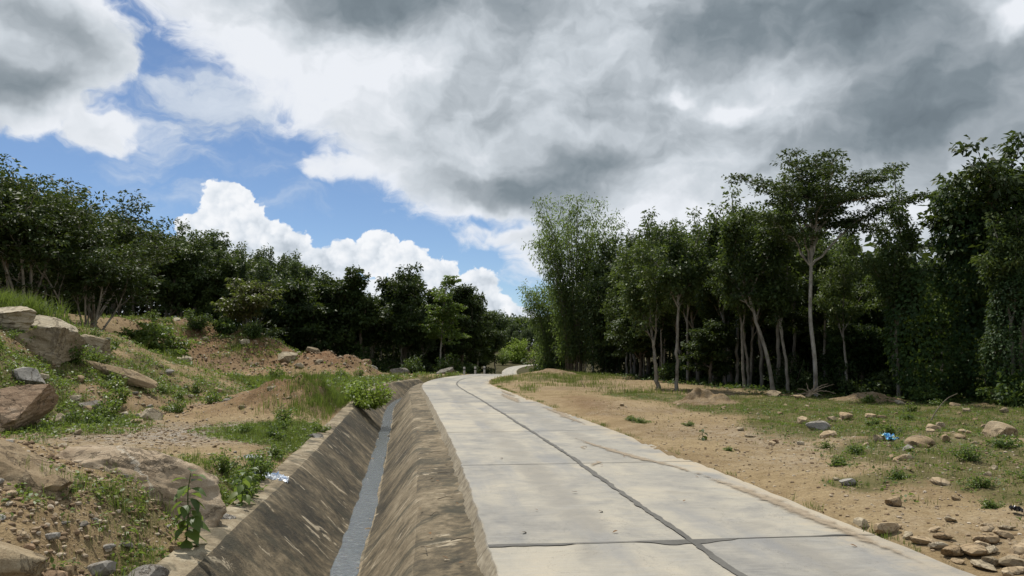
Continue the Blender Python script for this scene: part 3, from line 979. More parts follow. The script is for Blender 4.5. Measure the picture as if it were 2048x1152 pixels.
big_rock('boulder', 37, (-15.0, 23.8), (2.2, 1.6, 1.3), M_PALE, 'large pale block with a smooth sunlit front face below the grassy hilltop', (.1, .1, .2), 6, 14, .11, .42, .52)
big_rock('boulder', 41, (-17.0, 24.4), (2.2, 1.6, 1.2), M_PALE, 'broad pale ledge rock wedged beside the smooth-faced block', (.05, .2, -.4), 6, 14, .11, .42, .52)
big_rock('boulder', 43, (-16.1, 26.0), (1.8, 1.3, .75), M_PALE, 'long pale slab capping the ledge under the tall grass', (0, .35, .1), 6, 13, .10, .35, .52)
big_rock('boulder', 47, (-14.8, 26.2), (1.25, 1.0, .75), M_PALE, 'small pale block at the end of the capping slab', (0, .3, .6), 6, 13, .10, .35, .52)
big_rock('boulder', 53, (-13.2, 25.0), (2.6, .8, .5), M_TAN, 'long low tan slab pointing down the slope beside the red cutting', (.1, .38, .25), 5, 8, .05, .25, .6)
big_rock('boulder', 59, (-12.0, 21.4), (.75, .55, .42), M_GREY, 'humped grey rock with folded layers in the weedy slope', (0, .1, .4), 5, 6, .07, .2, .68, smooth=True)
big_rock('boulder', 61, (-10.0, 20.8), (.62, .5, .42), M_PALE, 'pale rounded rock half hidden by a green weed', (.2, .1, 1.0), 4, 7, .05, .2, .66)
big_rock('boulder', 67, (-13.1, 20.3), (.85, .6, .5), M_GREY, 'lumpy grey rock above the angular boulder', (0, .2, .2), 4, 8, .06, .2)
big_rock('boulder', 71, (-11.4, 19.0), (.42, .4, .36), M_PALE, 'squat pale rock just behind the angular boulder', (.1, 0, .8), 4, 8, .05, .15)
big_rock('boulder', 73, (-17.6, 41.5), (2.9, 1.4, .95), M_TAN, 'arched tan rock bulging from the foot of the red mound', (0, 0, .1), 5, 6, .06, .35, .7, smooth=True)
big_rock('boulder', 79, (-3.30, 6.92), (.34, .26, .20), M_GREY, 'wedge-shaped speckled grey stone leaning by the ditch coping', (.15, .2, .5), 4, 8, .04, .12)
big_rock('boulder', 83, (-3.60, 9.3), (.42, .28, .20), M_GREY, 'grey speckled stone lying behind the leafy plant by the coping', (0, .1, .2), 4, 8, .04, .1)
big_rock('boulder', 89, (-4.35, 7.2), (.36, .22, .17), M_TAN, 'dark-sided tan slab stone tilted on the rubble bank', (.3, -.2, .4), 4, 8, .04, .05)
big_rock('boulder', 97, (-4.72, 18.1), (.38, .3, .2), M_GREY, 'flat grey rock in the green strip along the ditch', (0, .1, .3), 4, 8, .04, .15)
big_rock('boulder', 101, (-9.0, 60.0), (1.6, 1.0, .75), M_GREY, 'pale domed rock at the dark forest foot beyond the broken mound', (0, 0, .3), 4, 7, .05, .2)
big_rock('boulder', 103, (-12.2, 62.0), (2.2, 1.2, .8), M_GREY, 'low flat-topped rock at the end of the broken mound', (0, 0, .1), 4, 7, .05, .3)
big_rock('boulder', 107, (-17.0, 56.5), (1.5, 1.0, .9), M_PALE, 'square pale rock perched on the crest between the two mounds', (.1, .15, .5), 4, 9, .05, .1)
big_rock('boulder', 109, (-15.4, 57.0), (1.2, .9, .75), M_PALE, 'smaller pale rock leaning beside the square one on the crest', (.1, .4, .9), 4, 9, .05, .1)
big_rock('boulder', 113, (-5.6, 62.5), (1.7, .8, .6), M_GREY, 'slanted grey rock on the dark earth near the guide posts', (0, -.3, .3), 4, 8, .05, .25)
# right side
big_rock('boulder', 127, (10.55, 30.3), (.75, .5, .36), M_TAN, 'flat-topped tan rock at the feet of the leaning pale trunk', (0, .1, .3), 4, 8, .05, .2)
big_rock('boulder', 131, (11.1, 29.0), (.55, .4, .22), M_TAN, 'thin tan slab in front of the dead root stump', (0, .1, .8), 4, 8, .05, .2)
big_rock('boulder', 137, (7.15, 17.7), (.62, .45, .3), M_GREY, 'broad pale grey rock in the stony patch of the verge', (0, .1, .2), 4, 8, .05, .3)
big_rock('boulder', 139, (4.62, 10.45), (.24, .16, .12), M_GREY, 'bluish grey stone at the edge of the sandy track', (0, .2, .3), 4, 8, .05, .15)
big_rock('boulder', 149, (6.95, 13.25), (.28, .2, .14), M_GREY, 'whitish grey stone in a dry weed just past the blue wrapper', (0, .2, 1.3), 4, 8, .05, .15)
big_rock('boulder', 151, (7.5, 13.9), (.55, .5, .3), M_TAN, 'tan hump of rock beside the blue wrapper', (0, .0, 1.3), 4, 6, .05, .35, .7, smooth=True)
big_rock('boulder', 157, (9.6, 14.9), (.65, .5, .42), M_TAN, 'chunky brown rock among weeds at the outer verge', (.1, .2, .3), 4, 8, .05, .25)

# look-alike stones: eight shapes, copied
STONE = {}
for _mn, _mt in (('tan', rock_mat('tan_stone', [(0.1748, 0.1196, 0.0662), (0.2760, 0.2024, 0.1196), (0.3680, 0.2852, 0.1840), (0.4600, 0.3864, 0.2760)], 1.0, bump=.006)),
                 ('grey', rock_mat('grey_stone', [(0.1196, 0.1058, 0.0874), (0.2116, 0.1932, 0.1656), (0.3036, 0.2852, 0.2530), (0.3956, 0.3772, 0.3496)], 1.0, bump=.006)),
                 ('pale', rock_mat('pale_stone', [(0.1840, 0.1426, 0.0874), (0.2852, 0.2300, 0.1518), (0.3772, 0.3220, 0.2300), (0.4600, 0.4140, 0.3220)], 1.0, bump=.008)),
                 ('red', rock_mat('reddish_stone', [(0.1288, 0.0782, 0.0460), (0.2300, 0.1518, 0.0920), (0.3312, 0.2346, 0.1518), (0.4140, 0.3220, 0.2300)], 1.0, bump=.006))):
    STONE[_mn] = []
    for _i in range(5):
        _V, _F = rock_verts(500 + _i * 7 + len(_mn), 2, 10, (1, .62 + .08 * (_i % 3), .45 + .06 * (_i % 4)), .05)
        STONE[_mn].append(mesh_np('stone', _V, _F, _mt, False))


KIND_WORD = dict(tan='tan', grey='grey', pale='pale', red='reddish')


def stone(kind, x, y, size, label, group, rng, sink=.25, z=None, flat=1.0):
    sw = 'small ' if size < .16 else ('' if size < .4 else 'large ')
    label = label.replace('KIND', sw + KIND_WORD[kind]); group = group + ', ' + sw + KIND_WORD[kind]
    o = link('stone', rng.choice(STONE[kind]))
    o.scale = (size, size * rng.uniform(.8, 1.15), size * rng.uniform(.75, 1.2) * flat)
    o.rotation_euler = (rng.uniform(-.3, .3), rng.uniform(-.3, .3), rng.uniform(0, 6.28))
    o.location = (x, y, (hgt(x, y) if z is None else z) - sink * size * .4)
    return tag(o, label, 'stone', group)


_r = random.Random(12)
for x, y, w in [(3.26, 8.71, .14), (3.80, 8.38, .20), (3.90, 8.03, .24), (4.02, 7.80, .13), (4.04, 7.58, .20), (4.10, 7.41, .15), (4.10, 7.16, .17), (4.27, 7.12, .25),
                (4.14, 6.79, .21), (4.17, 6.52, .14), (4.65, 7.05, .21), (4.82, 7.12, .19), (4.76, 8.33, .17), (4.48, 7.34, .11), (4.51, 6.92, .09), (4.3, 6.6, .16), (4.5, 6.3, .2), (4.28, 7.62, .16), (4.35, 7.9, .12), (4.25, 6.85, .2), (4.45, 7.15, .16), (4.4, 6.75, .22), (4.62, 6.85, .14), (4.62, 7.45, .2), (4.85, 7.6, .15), (4.75, 6.75, .18), (4.2, 6.25, .2), (4.35, 6.05, .16), (5.0, 7.3, .22), (5.1, 7.9, .14), (4.95, 8.0, .1), (4.1, 8.2, .13), (3.62, 9.1, .12), (4.05, 7.0, .12)]:
    stone(_r.choice(['tan', 'tan', 'pale', 'tan']), x + .03, y, w * 1.25, 'KIND angular stone tumbled against the slab edge on the verge side', 'stones tumbled along the slab edge', _r, .12, flat=.72)
for x, y, w in [(4.59, 10.75, .10), (4.58, 9.10, .18), (5.98, 11.66, .23), (6.19, 11.86, .16), (6.11, 12.17, .15), (6.76, 16.06, .34), (5.23, 15.17, .18), (5.63, 14.77, .14),
                (5.21, 16.54, .22), (5.25, 17.37, .21), (5.73, 10.17, .24), (5.43, 9.32, .10), (8.37, 13.67, .13), (8.07, 14.02, .21), (8.61, 14.53, .21), (7.37, 13.67, .3), (9.10, 16.34, .29),
                (7.50, 19.46, .34), (8.92, 20.18, .41), (9.59, 20.18, .35), (13.62, 26.4, .4), (14.56, 24.73, .35), (13.39, 22.13, .24), (14.26, 21.78, .29), (11.09, 17.59, .28)]:
    stone(_r.choice(['tan', 'tan', 'pale']), x, y, w * 1.1, 'KIND stone lying among weeds on the cleared verge between road and forest', 'stones on the verge', _r)
_n = 0
while _n < 62:
    x = _r.uniform(3.4, 15); y = _r.uniform(6.5, 27)
    lat = float(corridor([x], [y])[0][0])
    if lat < 2.6 or float(forest_edge_r(np.array(x), np.array(y))) < 1 or _r.random() > (.25 + .75 * math.exp(-((x - 7.5) / 2.6) ** 2)) or abs(x) / y > .8:
        continue
    stone(_r.choice(['tan', 'tan', 'tan', 'pale', 'red']), x, y, (_r.uniform(.05, .12) + .13 * _r.random() ** 3) * (.7 + y / 28), 'KIND stone lying among weeds on the cleared verge between road and forest', 'stones on the verge', _r)
    _n += 1
for x, y, w in [(-3.61, 6.74, .20), (-3.40, 6.22, .17), (-3.58, 6.61, .11), (-3.71, 6.42, .12), (-3.66, 6.48, .08), (-3.93, 6.22, .12), (-3.69, 6.15, .19), (-4.46, 6.78, .11),
                (-3.94, 9.60, .12), (-4.36, 8.52, .08), (-3.96, 7.05, .09), (-3.75, 9.35, .16)]:
    stone(_r.choice(['tan', 'red', 'grey']), x, y, w * 1.2, 'KIND loose stone in the rubble bank beside the bedrock dome', 'rubble stones by the bedrock', _r, .15)
_n = 0
while _n < 50:
    x = _r.gauss(-4.8, 1.0); y = _r.uniform(5.2, 9.0)
    if x > -3.35 or x < -7 or abs(x) / y > .78 or (x + 4.75) ** 2 / 1.1 + (y - 8.9) ** 2 / .9 < 1: continue
    stone(_r.choice(['tan', 'red', 'tan', 'grey']), x, y, _r.uniform(.05, .17), 'KIND loose stone in the rubble bank beside the bedrock dome', 'rubble stones by the bedrock', _r, .15)
    _n += 1
_n = 0
while _n < 58:
    x = _r.uniform(-21, -9.5); y = _r.uniform(15.5, 30)
    if abs(x) / y > .76 or (x > -11 and _r.random() < .6): continue
    stone(_r.choice(['grey', 'pale', 'pale', 'tan']), x, y, _r.uniform(.12, .3) + .35 * _r.random() ** 4, 'KIND stone strewn over the weedy hillside beside the gravel flat', 'stones on the hillside', _r)
    _n += 1
_n = 0
while _n < 44:
    x = _r.uniform(-28, -10.5); y = _r.uniform(46, 62)
    if _r.random() > math.exp(-((x + 17.5) / 6) ** 2): continue
    stone(_r.choice(['pale', 'tan', 'pale', 'red']), x, y, _r.uniform(.25, .6) + .7 * _r.random() ** 3, 'KIND rock poking out of the red earth of the far mounds', 'rocks in the red mounds', _r, .3)
    _n += 1
for x, y, w in [(-5.22, 18.78, .23), (-7.42, 25.43, .2), (-5.52, 20.57, .19), (-5.6, 14.25, .1), (-5.0, 13.65, .08), (-8.1, 22.5, .22), (-6.9, 23.3, .18), (-7.7, 24.1, .26), (-8.3, 13.9, .24), (-6.3, 21.3, .15), (-9.4, 16.4, .2),
                (-9.8, 19.2, .22), (-10.2, 18.0, .15), (-6.6, 26.6, .3), (-8.6, 26.0, .25), (-10.6, 23.4, .3)]:
    stone(_r.choice(['grey', 'tan', 'pale']), x, y, w * 1.2, 'KIND single stone on the gravel flat between hill and ditch', 'stones on the gravel flat', _r)


# pebbles and clods nobody could count
def pebbles(name, pts, sizes, mat, seed):
    rng = np.random.default_rng(seed)
    V0, F0 = ico(1)
    n = len(pts); k = len(V0)
    var = rng.uniform(.7, 1.25, (n, k, 1))
    S = sizes[:, None, None] * rng.uniform(.6, 1.2, (n, 1, 3)) * np.array([1, 1, .65])
    V = V0[None] * var * S
    a = rng.uniform(0, 6.28, n); ca, sa = np.cos(a)[:, None], np.sin(a)[:, None]
    x = V[..., 0] * ca - V[..., 1] * sa; y = V[..., 0] * sa + V[..., 1] * ca
    V = np.stack([x, y, V[..., 2]], -1) + pts[:, None, :]
    F = (F0[None] + (np.arange(n) * k)[:, None, None]).reshape(-1, 3)
    rnd = np.repeat(rng.random(n), k)
    return mesh_np(name, V.reshape(-1, 3), F, mat, False, rnd=rnd)


def peb_mat():
    m, g, out = new_mat('pebble')
    pos = g.new('ShaderNodeNewGeometry').outputs['Position']
    c = g.ramp(g.m('MULTIPLY_ADD', g.noise(pos, 30, 3, .6), .3, g.m('MULTIPLY', attr(g, 'rnd'), .8)), [(.15, (.105, .070, .042)), (.45, (.20, .142, .088)), (.7, (.31, .24, .16)), (.95, (.42, .36, .28))])
    principled(g, out, c, .92, .15)
    return m


M_PEB = peb_mat()


def scatter(n, fn, box, seed):
    """n points inside box accepted with probability fn(x, y)"""
    rng = np.random.default_rng(seed)
    X = np.empty(0); Y = np.empty(0)
    while len(X) < n:
        x = rng.uniform(box[0], box[1], 4 * n); y = rng.uniform(box[2], box[3], 4 * n)
        ok = (rng.random(4 * n) < fn(x, y)) & (np.abs(x) < y * .80 + 1)
        X = np.concatenate([X, x[ok]]); Y = np.concatenate([Y, y[ok]])
    return X[:n], Y[:n]


def off_concrete(x, y, r=2.0, l=-5.2):
    lat, s, rz = corridor(x, y)
    return np.where((lat > r) | (lat < l) | ((s > S_END) & (lat < -2.1)), 1.0, 0.0)


for nm, n, fn, box, smin, smax, seed in [
        ('verge_pebbles', 6500, lambda x, y: off_concrete(x, y) * (.2 + .8 * gauss(x, y, 6.5, 10, 4, 9)), (3, 16, 5.5, 28), .008, .035, 1),
        ('rubble_bank_pebbles', 5200, lambda x, y: off_concrete(x, y) * gauss(x, y, -4.6, 7, 1.4, 2.6), (-8, -3.0, 4.5, 12), .006, .045, 2),
        ('gravel_flat_pebbles', 3200, lambda x, y: off_concrete(x, y) * np.clip(gauss(x, y, -7.6, 17.2, 2.6, 3.2) + .6 * gauss(x, y, -7.4, 25, 2, 2.5), 0, 1), (-13, -4.5, 11, 29), .012, .05, 3),
        ('hill_slope_pebbles', 2600, lambda x, y: gauss(x, y, -15, 23, 5, 6), (-22, -9, 15, 31), .02, .08, 4),
        ('red_mound_pebbles', 3200, lambda x, y: np.clip(gauss(x, y, -20, 56, 8, 6) + gauss(x, y, -13, 56, 3, 4), 0, 1), (-32, -9, 44, 66), .03, .15, 5)]:
    x, y = scatter(n, fn, box, seed)
    rr = np.random.default_rng(seed + 50)
    sz = smin + (smax - smin) * rr.random(n) ** 3.4
    z = height(x, y) + sz * .15
    tag(link(nm, pebbles(nm, np.stack([x, y, z], 1), sz, M_PEB, seed)), kind='stuff')


# loose heaps tipped on the verge
def heap(name, label, cx, cy, rx, ry, h, seed, mat, lumps):
    n = 90
    u = np.linspace(-1.25, 1.25, n)
    U, W = np.meshgrid(u, u)
    r = np.hypot(U, W)
    prof = np.clip(1 - r, 0, 1) ** .8 * (1 + .25 * fbm(U * 2, W * 2, 3, seed))
    Z = h * prof + (.22 * h * fbm(U * 3.2, W * 3.2, 5, seed + 1, .68) + .10 * h * np.abs(fbm(U * 9, W * 9, 3, seed + 4))) * sm(1.15, .7, r)
    for a, b, q, hh in lumps:
        Z = Z + hh * np.exp(-(((U - a) ** 2 + (W - b) ** 2) / q ** 2) ** 2)
    X = cx + U * rx; Y = cy + W * ry
    G = height(X, Y)
    edge = sm(1.0, 1.22, r)
    V = np.stack([X, Y, G + Z * (1 - edge) - .06 * edge - .015], -1).reshape(-1, 3)
    i = np.arange(n - 1)[:, None] * n + np.arange(n - 1)[None]
    F = np.stack([i, i + 1, i + 1 + n, i + n], -1).reshape(-1, 4)
    k = np.zeros(len(V))
    me = mesh_np(name, V, F, mat, True, attrs=dict(green=k, red=k + .22, gravel=k + .2, shade_floor=k))
    return tag(link(name, me), label, 'earth heap')


M_SOIL = bpy.data.materials['soil']
heap('dirt_heap', 'pale sandy heap with two rounded lumps tipped at the forest edge', 6.95, 26.8, 1.3, 1.0, .34, 301, M_SOIL, [(-.42, .0, .22, .16), (-.10, .1, .26, .26), (.25, -.1, .3, .12)])
heap('dirt_heap', 'low brown earth heap overgrown by weeds beneath the dark trees', 13.6, 29.0, 1.5, 1.0, .22, 305, M_SOIL, [(.1, 0, .4, .1)])
heap('dirt_heap', 'small clod heap beside the concrete where the track leaves the road', 2.75, 22.2, .6, .9, .16, 309, M_SOIL, [])
heap('dirt_heap', 'broad reddish earth heap on the inside of the road bend', 2.6, 53.5, 2.2, 1.8, .38, 311, M_SOIL, [])


# ------------------------------------------------------------------ trees
class Tubes:
    def __init__(self):
        self.V = []; self.F = []; self.n = 0

    def add(self, pts, rad, k=6):
        pts = np.asarray(pts, float); rad = np.asarray(rad, float)
        m = len(pts)
        t = np.gradient(pts, axis=0); t /= np.linalg.norm(t, axis=1)[:, None] + 1e-9
        ref = np.where(np.abs(t[:, 2:3]) > .9, np.array([[1., 0, 0]]), np.array([[0, 0, 1.]]))
        # keep one reference along the tube to stop it twisting
        r0 = ref[m // 2]
        a = np.cross(t, r0); a /= np.linalg.norm(a, axis=1)[:, None] + 1e-9
        b = np.cross(t, a)
        ang = np.arange(k) * 2 * np.pi / k
        ring = pts[:, None] + rad[:, None, None] * (np.cos(ang)[None, :, None] * a[:, None] + np.sin(ang)[None, :, None] * b[:, None])
        self.V.append(ring.reshape(-1, 3))
        i = np.arange(m - 1)[:, None] * k; j = np.arange(k)[None]
        F = np.stack([i + j, i + (j + 1) % k, i + k + (j + 1) % k, i + k + j], -1).reshape(-1, 4)
        self.F.append(F + self.n)
        self.n += m * k

    def mesh(self, name, mat):
        return mesh_np(name, np.concatenate(self.V), np.concatenate(self.F), mat, True)


def unit(v):
    return v / (np.linalg.norm(v) + 1e-9)


def grow(T, tips, rng, p, d, L, r, lvl, cfg):
    nseg = max(4, int(L / cfg.get('seg', .5)))
    pts = [p.copy()]; rad = [r]
    end = cfg['taper'][lvl]
    for i in range(nseg):
        d = unit(d + rng.normal(size=3) * cfg['wob'][lvl] + np.array([0, 0, cfg['trop'][lvl]]))
        p = p + d * L / nseg
        pts.append(p.copy()); rad.append(r * (1 + (end - 1) * (i + 1) / nseg))
    T.add(pts, rad, cfg['sides'][lvl])
    pts = np.array(pts)
    if lvl == cfg['levels']:
        k = cfg.get('tip_n', 2)
        for q in np.linspace(cfg.get('tip_from', .45), 1, k):
            tips.append(pts[int(round(q * nseg))])
        return
    nc = cfg['kids'][lvl]
    nc = int(nc + rng.uniform(-.5, .9) * nc * .25) if nc > 2 else nc
    for c in range(nc):
        t = cfg['from'][lvl] + (1 - cfg['from'][lvl]) * (c + rng.uniform(.2, .9)) / nc
        if c == nc - 1: t = 1.0
        i = min(int(t * nseg), nseg)
        dd = unit(pts[min(i + 1, nseg)] - pts[max(i - 1, 0)])
        ang = RAD(cfg['ang'][lvl] * rng.uniform(.6, 1.3)); az = c * 2.4 + rng.uniform(-.6, .6) + cfg.get('az0', 0)
        a = unit(np.cross(dd, [.3, .9, .1])); b = np.cross(dd, a)
        nd = unit(dd * math.cos(ang) + (a * math.cos(az) + b * math.sin(az)) * math.sin(ang))
        grow(T, tips, rng, pts[i], nd, L * cfg['ratio'][lvl] * rng.uniform(.7, 1.2) * (1 - .25 * t * cfg.get('shrink', 1)), max(rad[i] * cfg.get('rr', .62), .008), lvl + 1, cfg)


def leaves(centres, n, spread, size, rng, droop=.35, aspect=.42, flat=(1, 1, .75), fold=.18, lean=0.0, jitter=.45, up=.6):
    """folded leaf quads around each centre; returns V, F, rnd"""
    C = np.asarray(centres, float)
    K = len(C)
    N = K * n
    c = np.repeat(C, n, axis=0)
    cr = np.repeat(rng.random(K), n)
    off = rng.normal(size=(N, 3)) * np.array(flat)
    off *= (rng.random((N, 1)) ** .4) / (np.linalg.norm(off, axis=1, keepdims=True) + 1e-6)
    off *= np.array(flat)
    base = c + off * spread
    d = off + rng.normal(size=(N, 3)) * jitter; d[:, 2] -= droop
    d /= np.linalg.norm(d, axis=1, keepdims=True) + 1e-9
    upv = rng.normal(size=(N, 3)) * .55 + np.array([0, 0, up])
    side = np.cross(d, upv); side /= np.linalg.norm(side, axis=1, keepdims=True) + 1e-9
    nr = np.cross(side, d)
    L = size * rng.uniform(.6, 1.35, (N, 1)); W = L * aspect
    v0 = base
    v1 = base + d * L * .5 + side * W * .5 + nr * W * fold
    v2 = base + d * L - nr * L * .10
    v3 = base + d * L * .5 - side * W * .5 + nr * W * fold
    V = np.stack([v0, v1, v2, v3], 1).reshape(-1, 3)
    F = np.arange(4 * N).reshape(-1, 4)
    r = np.clip(.5 * cr + .5 * rng.random(N), 0, 1)
    return V, F, np.repeat(r, 4)


def join(parts):
    V = []; F = []; R = []; o = 0
    for v, f, r in parts:
        V.append(v); F.append(f + o); R.append(r); o += len(v)
    return np.concatenate(V), np.concatenate(F), np.concatenate(R)


L_RUB = leaf_mat('rubber_leaf', [(.0, (0.0190, 0.0343, 0.0150)), (.5, (0.0363, 0.0604, 0.0225)), (.85, (0.0622, 0.0938, 0.0300)), (1, (0.1037, 0.1306, 0.0374))], .20, .55, .28)
L_RUB2 = leaf_mat('near_rubber_leaf', [(.0, (0.0202, 0.0366, 0.0104)), (.5, (0.0388, 0.0653, 0.0170)), (.85, (0.0691, 0.1034, 0.0256)), (1, (0.1179, 0.1432, 0.0365))], .22, .55, .28)
L_DARK = leaf_mat('dark_leaf', [(.0, (0.0140, 0.0264, 0.0084)), (.55, (0.0280, 0.0485, 0.0123)), (.9, (0.0482, 0.0734, 0.0179)), (1, (0.0778, 0.1028, 0.0253))], .13, .6, .22)
L_BAM = leaf_mat('bamboo_leaf', [(.0, (0.0425, 0.0663, 0.0255)), (.5, (0.0723, 0.1062, 0.0425)), (.85, (0.1020, 0.1445, 0.0578)), (1, (0.1445, 0.1785, 0.0765))], .5, .6, .25)
L_JUN = leaf_mat('jungle_leaf', [(.0, (0.0136, 0.0306, 0.0085)), (.5, (0.0289, 0.0595, 0.0136)), (.85, (0.0595, 0.0978, 0.0204)), (1, (0.1190, 0.1615, 0.0340))], .22, .6, .22)
L_YEL = leaf_mat('young_leaf', [(.0, (.075, .125, .014)), (.5, (.14, .20, .022)), (.85, (.21, .27, .035)), (1, (.30, .33, .06))], .42, .5, .3)
L_BRO = leaf_mat('bronze_leaf', [(.0, (.030, .034, .012)), (.5, (.062, .064, .02)), (.85, (.12, .10, .03)), (1, (.18, .13, .05))], .28, .5, .3)
L_WEED = leaf_mat('weed_leaf', [(.0, (0.0342, 0.0648, 0.0108)), (.5, (0.0675, 0.1125, 0.0198)), (.85, (0.1170, 0.1665, 0.0315)), (1, (0.1890, 0.1890, 0.0585))], .38, .5, .35)
L_GRASS = leaf_mat('grass_blade', [(.0, (0.0405, 0.0630, 0.0126)), (.5, (0.0810, 0.1125, 0.0216)), (.8, (0.1395, 0.1575, 0.0405)), (1, (0.2520, 0.2070, 0.0900))], .35, .6, .25)
L_DRY = leaf_mat('dry_grass', [(.0, (0.0720, 0.0640, 0.0240)), (.5, (0.1280, 0.1040, 0.0440)), (.85, (0.2000, 0.1520, 0.0720)), (1, (0.2640, 0.2080, 0.1120))], .3, .7, .15)
B_PALE = bark_mat('pale_bark', (.30, .275, .225), (.075, .064, .046))
B_MID = bark_mat('brown_bark', (.19, .16, .12), (.055, .045, .032))
B_WHITE = bark_mat('white_blotched_bark', (.38, .36, .31), (.085, .07, .05))
B_DEAD = bark_mat('dead_wood', (.36, .29, .20), (.14, .10, .065))


def tree_proto(name, seed, trunk_pts, trunk_r, cfg, leafcfg, lmat, bmat, limbs=None, extra_tips=None, sides=8):
    """trunk polyline + recursive limbs + leaf clumps -> empty > trunk, crown"""
    rng = np.random.default_rng(seed)
    T = Tubes(); tips = []
    tp = np.asarray(trunk_pts, float)
    # smooth trunk
    tt = np.linspace(0, len(tp) - 1, 16)
    P = np.stack([np.interp(tt, np.arange(len(tp)), tp[:, i]) for i in range(3)], 1)
    P[1:-1] += rng.normal(size=(14, 3)) * np.array([1, 1, 0]) * trunk_r * .25
    R = np.interp(tt, np.arange(len(tp)), np.linspace(trunk_r, trunk_r * .55, len(tp)))
    R[0] *= 1.35; R[1] *= 1.08
    P0 = P.copy(); P0[0, 2] -= .25
    T.add(P0, R, sides)
    if limbs is None:
        n = cfg['n0']
        for k in range(n):
            t = cfg['t0'] + (1 - cfg['t0']) * (k + rng.uniform(0, .8)) / n
            if k == n - 1: t = 1.0
            i = min(int(t * 15), 15)
            az = k * 2.4 + rng.uniform(-.5, .5) + seed; an = RAD(cfg['a0'] * rng.uniform(.6, 1.25))
            d = np.array([math.cos(az) * math.sin(an), math.sin(az) * math.sin(an), math.cos(an)])
            grow(T, tips, rng, P[i], d, cfg['L0'] * rng.uniform(.75, 1.2) * (1.15 - .4 * t), R[i] * .7, 0, cfg)
    else:
        for a, d, L, r in limbs:
            grow(T, tips, rng, P[min(int(a * 15), 15)] if np.isscalar(a) else np.asarray(a, float), unit(np.asarray(d, float)), L, r, 0, cfg)
    for _ in range(cfg.get('shoots', 0)):             # whippy upright leaders that break the outline
        top = sorted(tips, key=lambda q: -q[2])[:max(6, len(tips) // 3)]
        q = top[rng.integers(len(top))]
        L = rng.uniform(.5, 1.3); d = unit(np.array([rng.normal() * .22, rng.normal() * .22, 1.0]))
        c = np.array([q + d * L * t + np.array([0, 0, 0]) for t in np.linspace(0, 1, 6)])
        T.add(c, np.linspace(.03, .008, 6), 4)
        tips += [c[2], c[3], c[4] + rng.normal(size=3) * .15, c[5]]
    if extra_tips is not None:
        tips += list(extra_tips)
    parts = []
    for lc in (leafcfg if isinstance(leafcfg, list) else [leafcfg]):
        parts.append(leaves(tips, rng=rng, **lc))
    V, F, Rn = join(parts)
    root = link(name, None); root.empty_display_size = .4
    link('trunk', T.mesh('trunk', bmat), root)
    link('crown', mesh_np('crown', V, F, lmat, True, rnd=Rn), root)
    return root


RUB = dict(levels=2, n0=5, t0=.55, a0=32, L0=3.6, kids=[5, 4, 0], ratio=[.50, .52, 0], ang=[38, 42, 0], wob=[.10, .14, .2], trop=[.09, .08, .05],
           taper=[.45, .4, .3], sides=[5, 4, 3], seg=.55, tip_n=3, tip_from=.35, shoots=5)
RUB['from'] = [.30, .3, 0]
RUB_L = dict(n=26, spread=.42, size=.27, droop=.45, aspect=.42, flat=(1, 1, .8))


def mod(c, **k):
    d = dict(c); d.update(k); return d


used = set()
rub = []
for i, (h, lean) in enumerate([(5.2, .3), (6.0, -.4), (4.6, .1), (5.6, .6)]):
    rub.append(tree_proto('rubber_tree', 900 + i, [(0, 0, 0), (lean * .2, .1, h * .35), (lean * .6, -.05, h * .7), (lean, .1, h)], .11, mod(RUB, n0=[5, 6, 5, 4][i], L0=[3.7, 3.4, 4.0, 3.6][i]), RUB_L, L_RUB, B_PALE))
rubn = []
for i, (h, lean) in enumerate([(4.9, -.7), (5.3, -.2), (4.5, .4)]):
    rubn.append(tree_proto('rubber_tree', 940 + i, [(0, 0, 0), (lean * .15, .05, h * .35), (lean * .5, -.05, h * .7), (lean, .1, h)], .092, mod(RUB, n0=4, a0=30, L0=2.9, t0=.55),
                           dict(n=32, spread=.36, size=.18, droop=.4, aspect=.45, flat=(1, 1, .75)), L_RUB2, B_PALE))
BRO = dict(levels=2, n0=8, t0=.25, a0=62, L0=3.0, kids=[6, 4, 0], ratio=[.55, .5, 0], ang=[48, 48, 0], wob=[.12, .16, .2], trop=[.08, .05, .0],
           taper=[.4, .4, .3], sides=[5, 4, 3], seg=.55, tip_n=3, tip_from=.3)
BRO['from'] = [.25, .25, 0]
bro = []
for i, h in enumerate([6.0, 7.0, 5.0]):
    bro.append(tree_proto('broadleaf_tree', 960 + i, [(0, 0, 0), (.1, .1, h * .4), (.3, -.1, h * .8), (.2, 0, h * 1.1)], .17, mod(BRO, L0=[3.0, 3.4, 2.6][i], n0=[9, 10, 8][i]),
                          dict(n=30, spread=.55, size=.30, droop=.3, aspect=.5, flat=(1.1, 1.1, .6)), L_DARK, B_MID))
jun = []
for i, h in enumerate([5.0, 6.0]):
    jun.append(tree_proto('jungle_tree', 980 + i, [(0, 0, 0), (-.1, .1, h * .4), (.2, -.1, h * .8), (.3, .1, h)], .16, mod(BRO, L0=[2.3, 2.6][i], n0=[14, 15][i], t0=.06, a0=70),
                          dict(n=30, spread=.45, size=.22, droop=.35, aspect=.5, flat=(1.15, 1.15, .55)), L_JUN, B_MID))

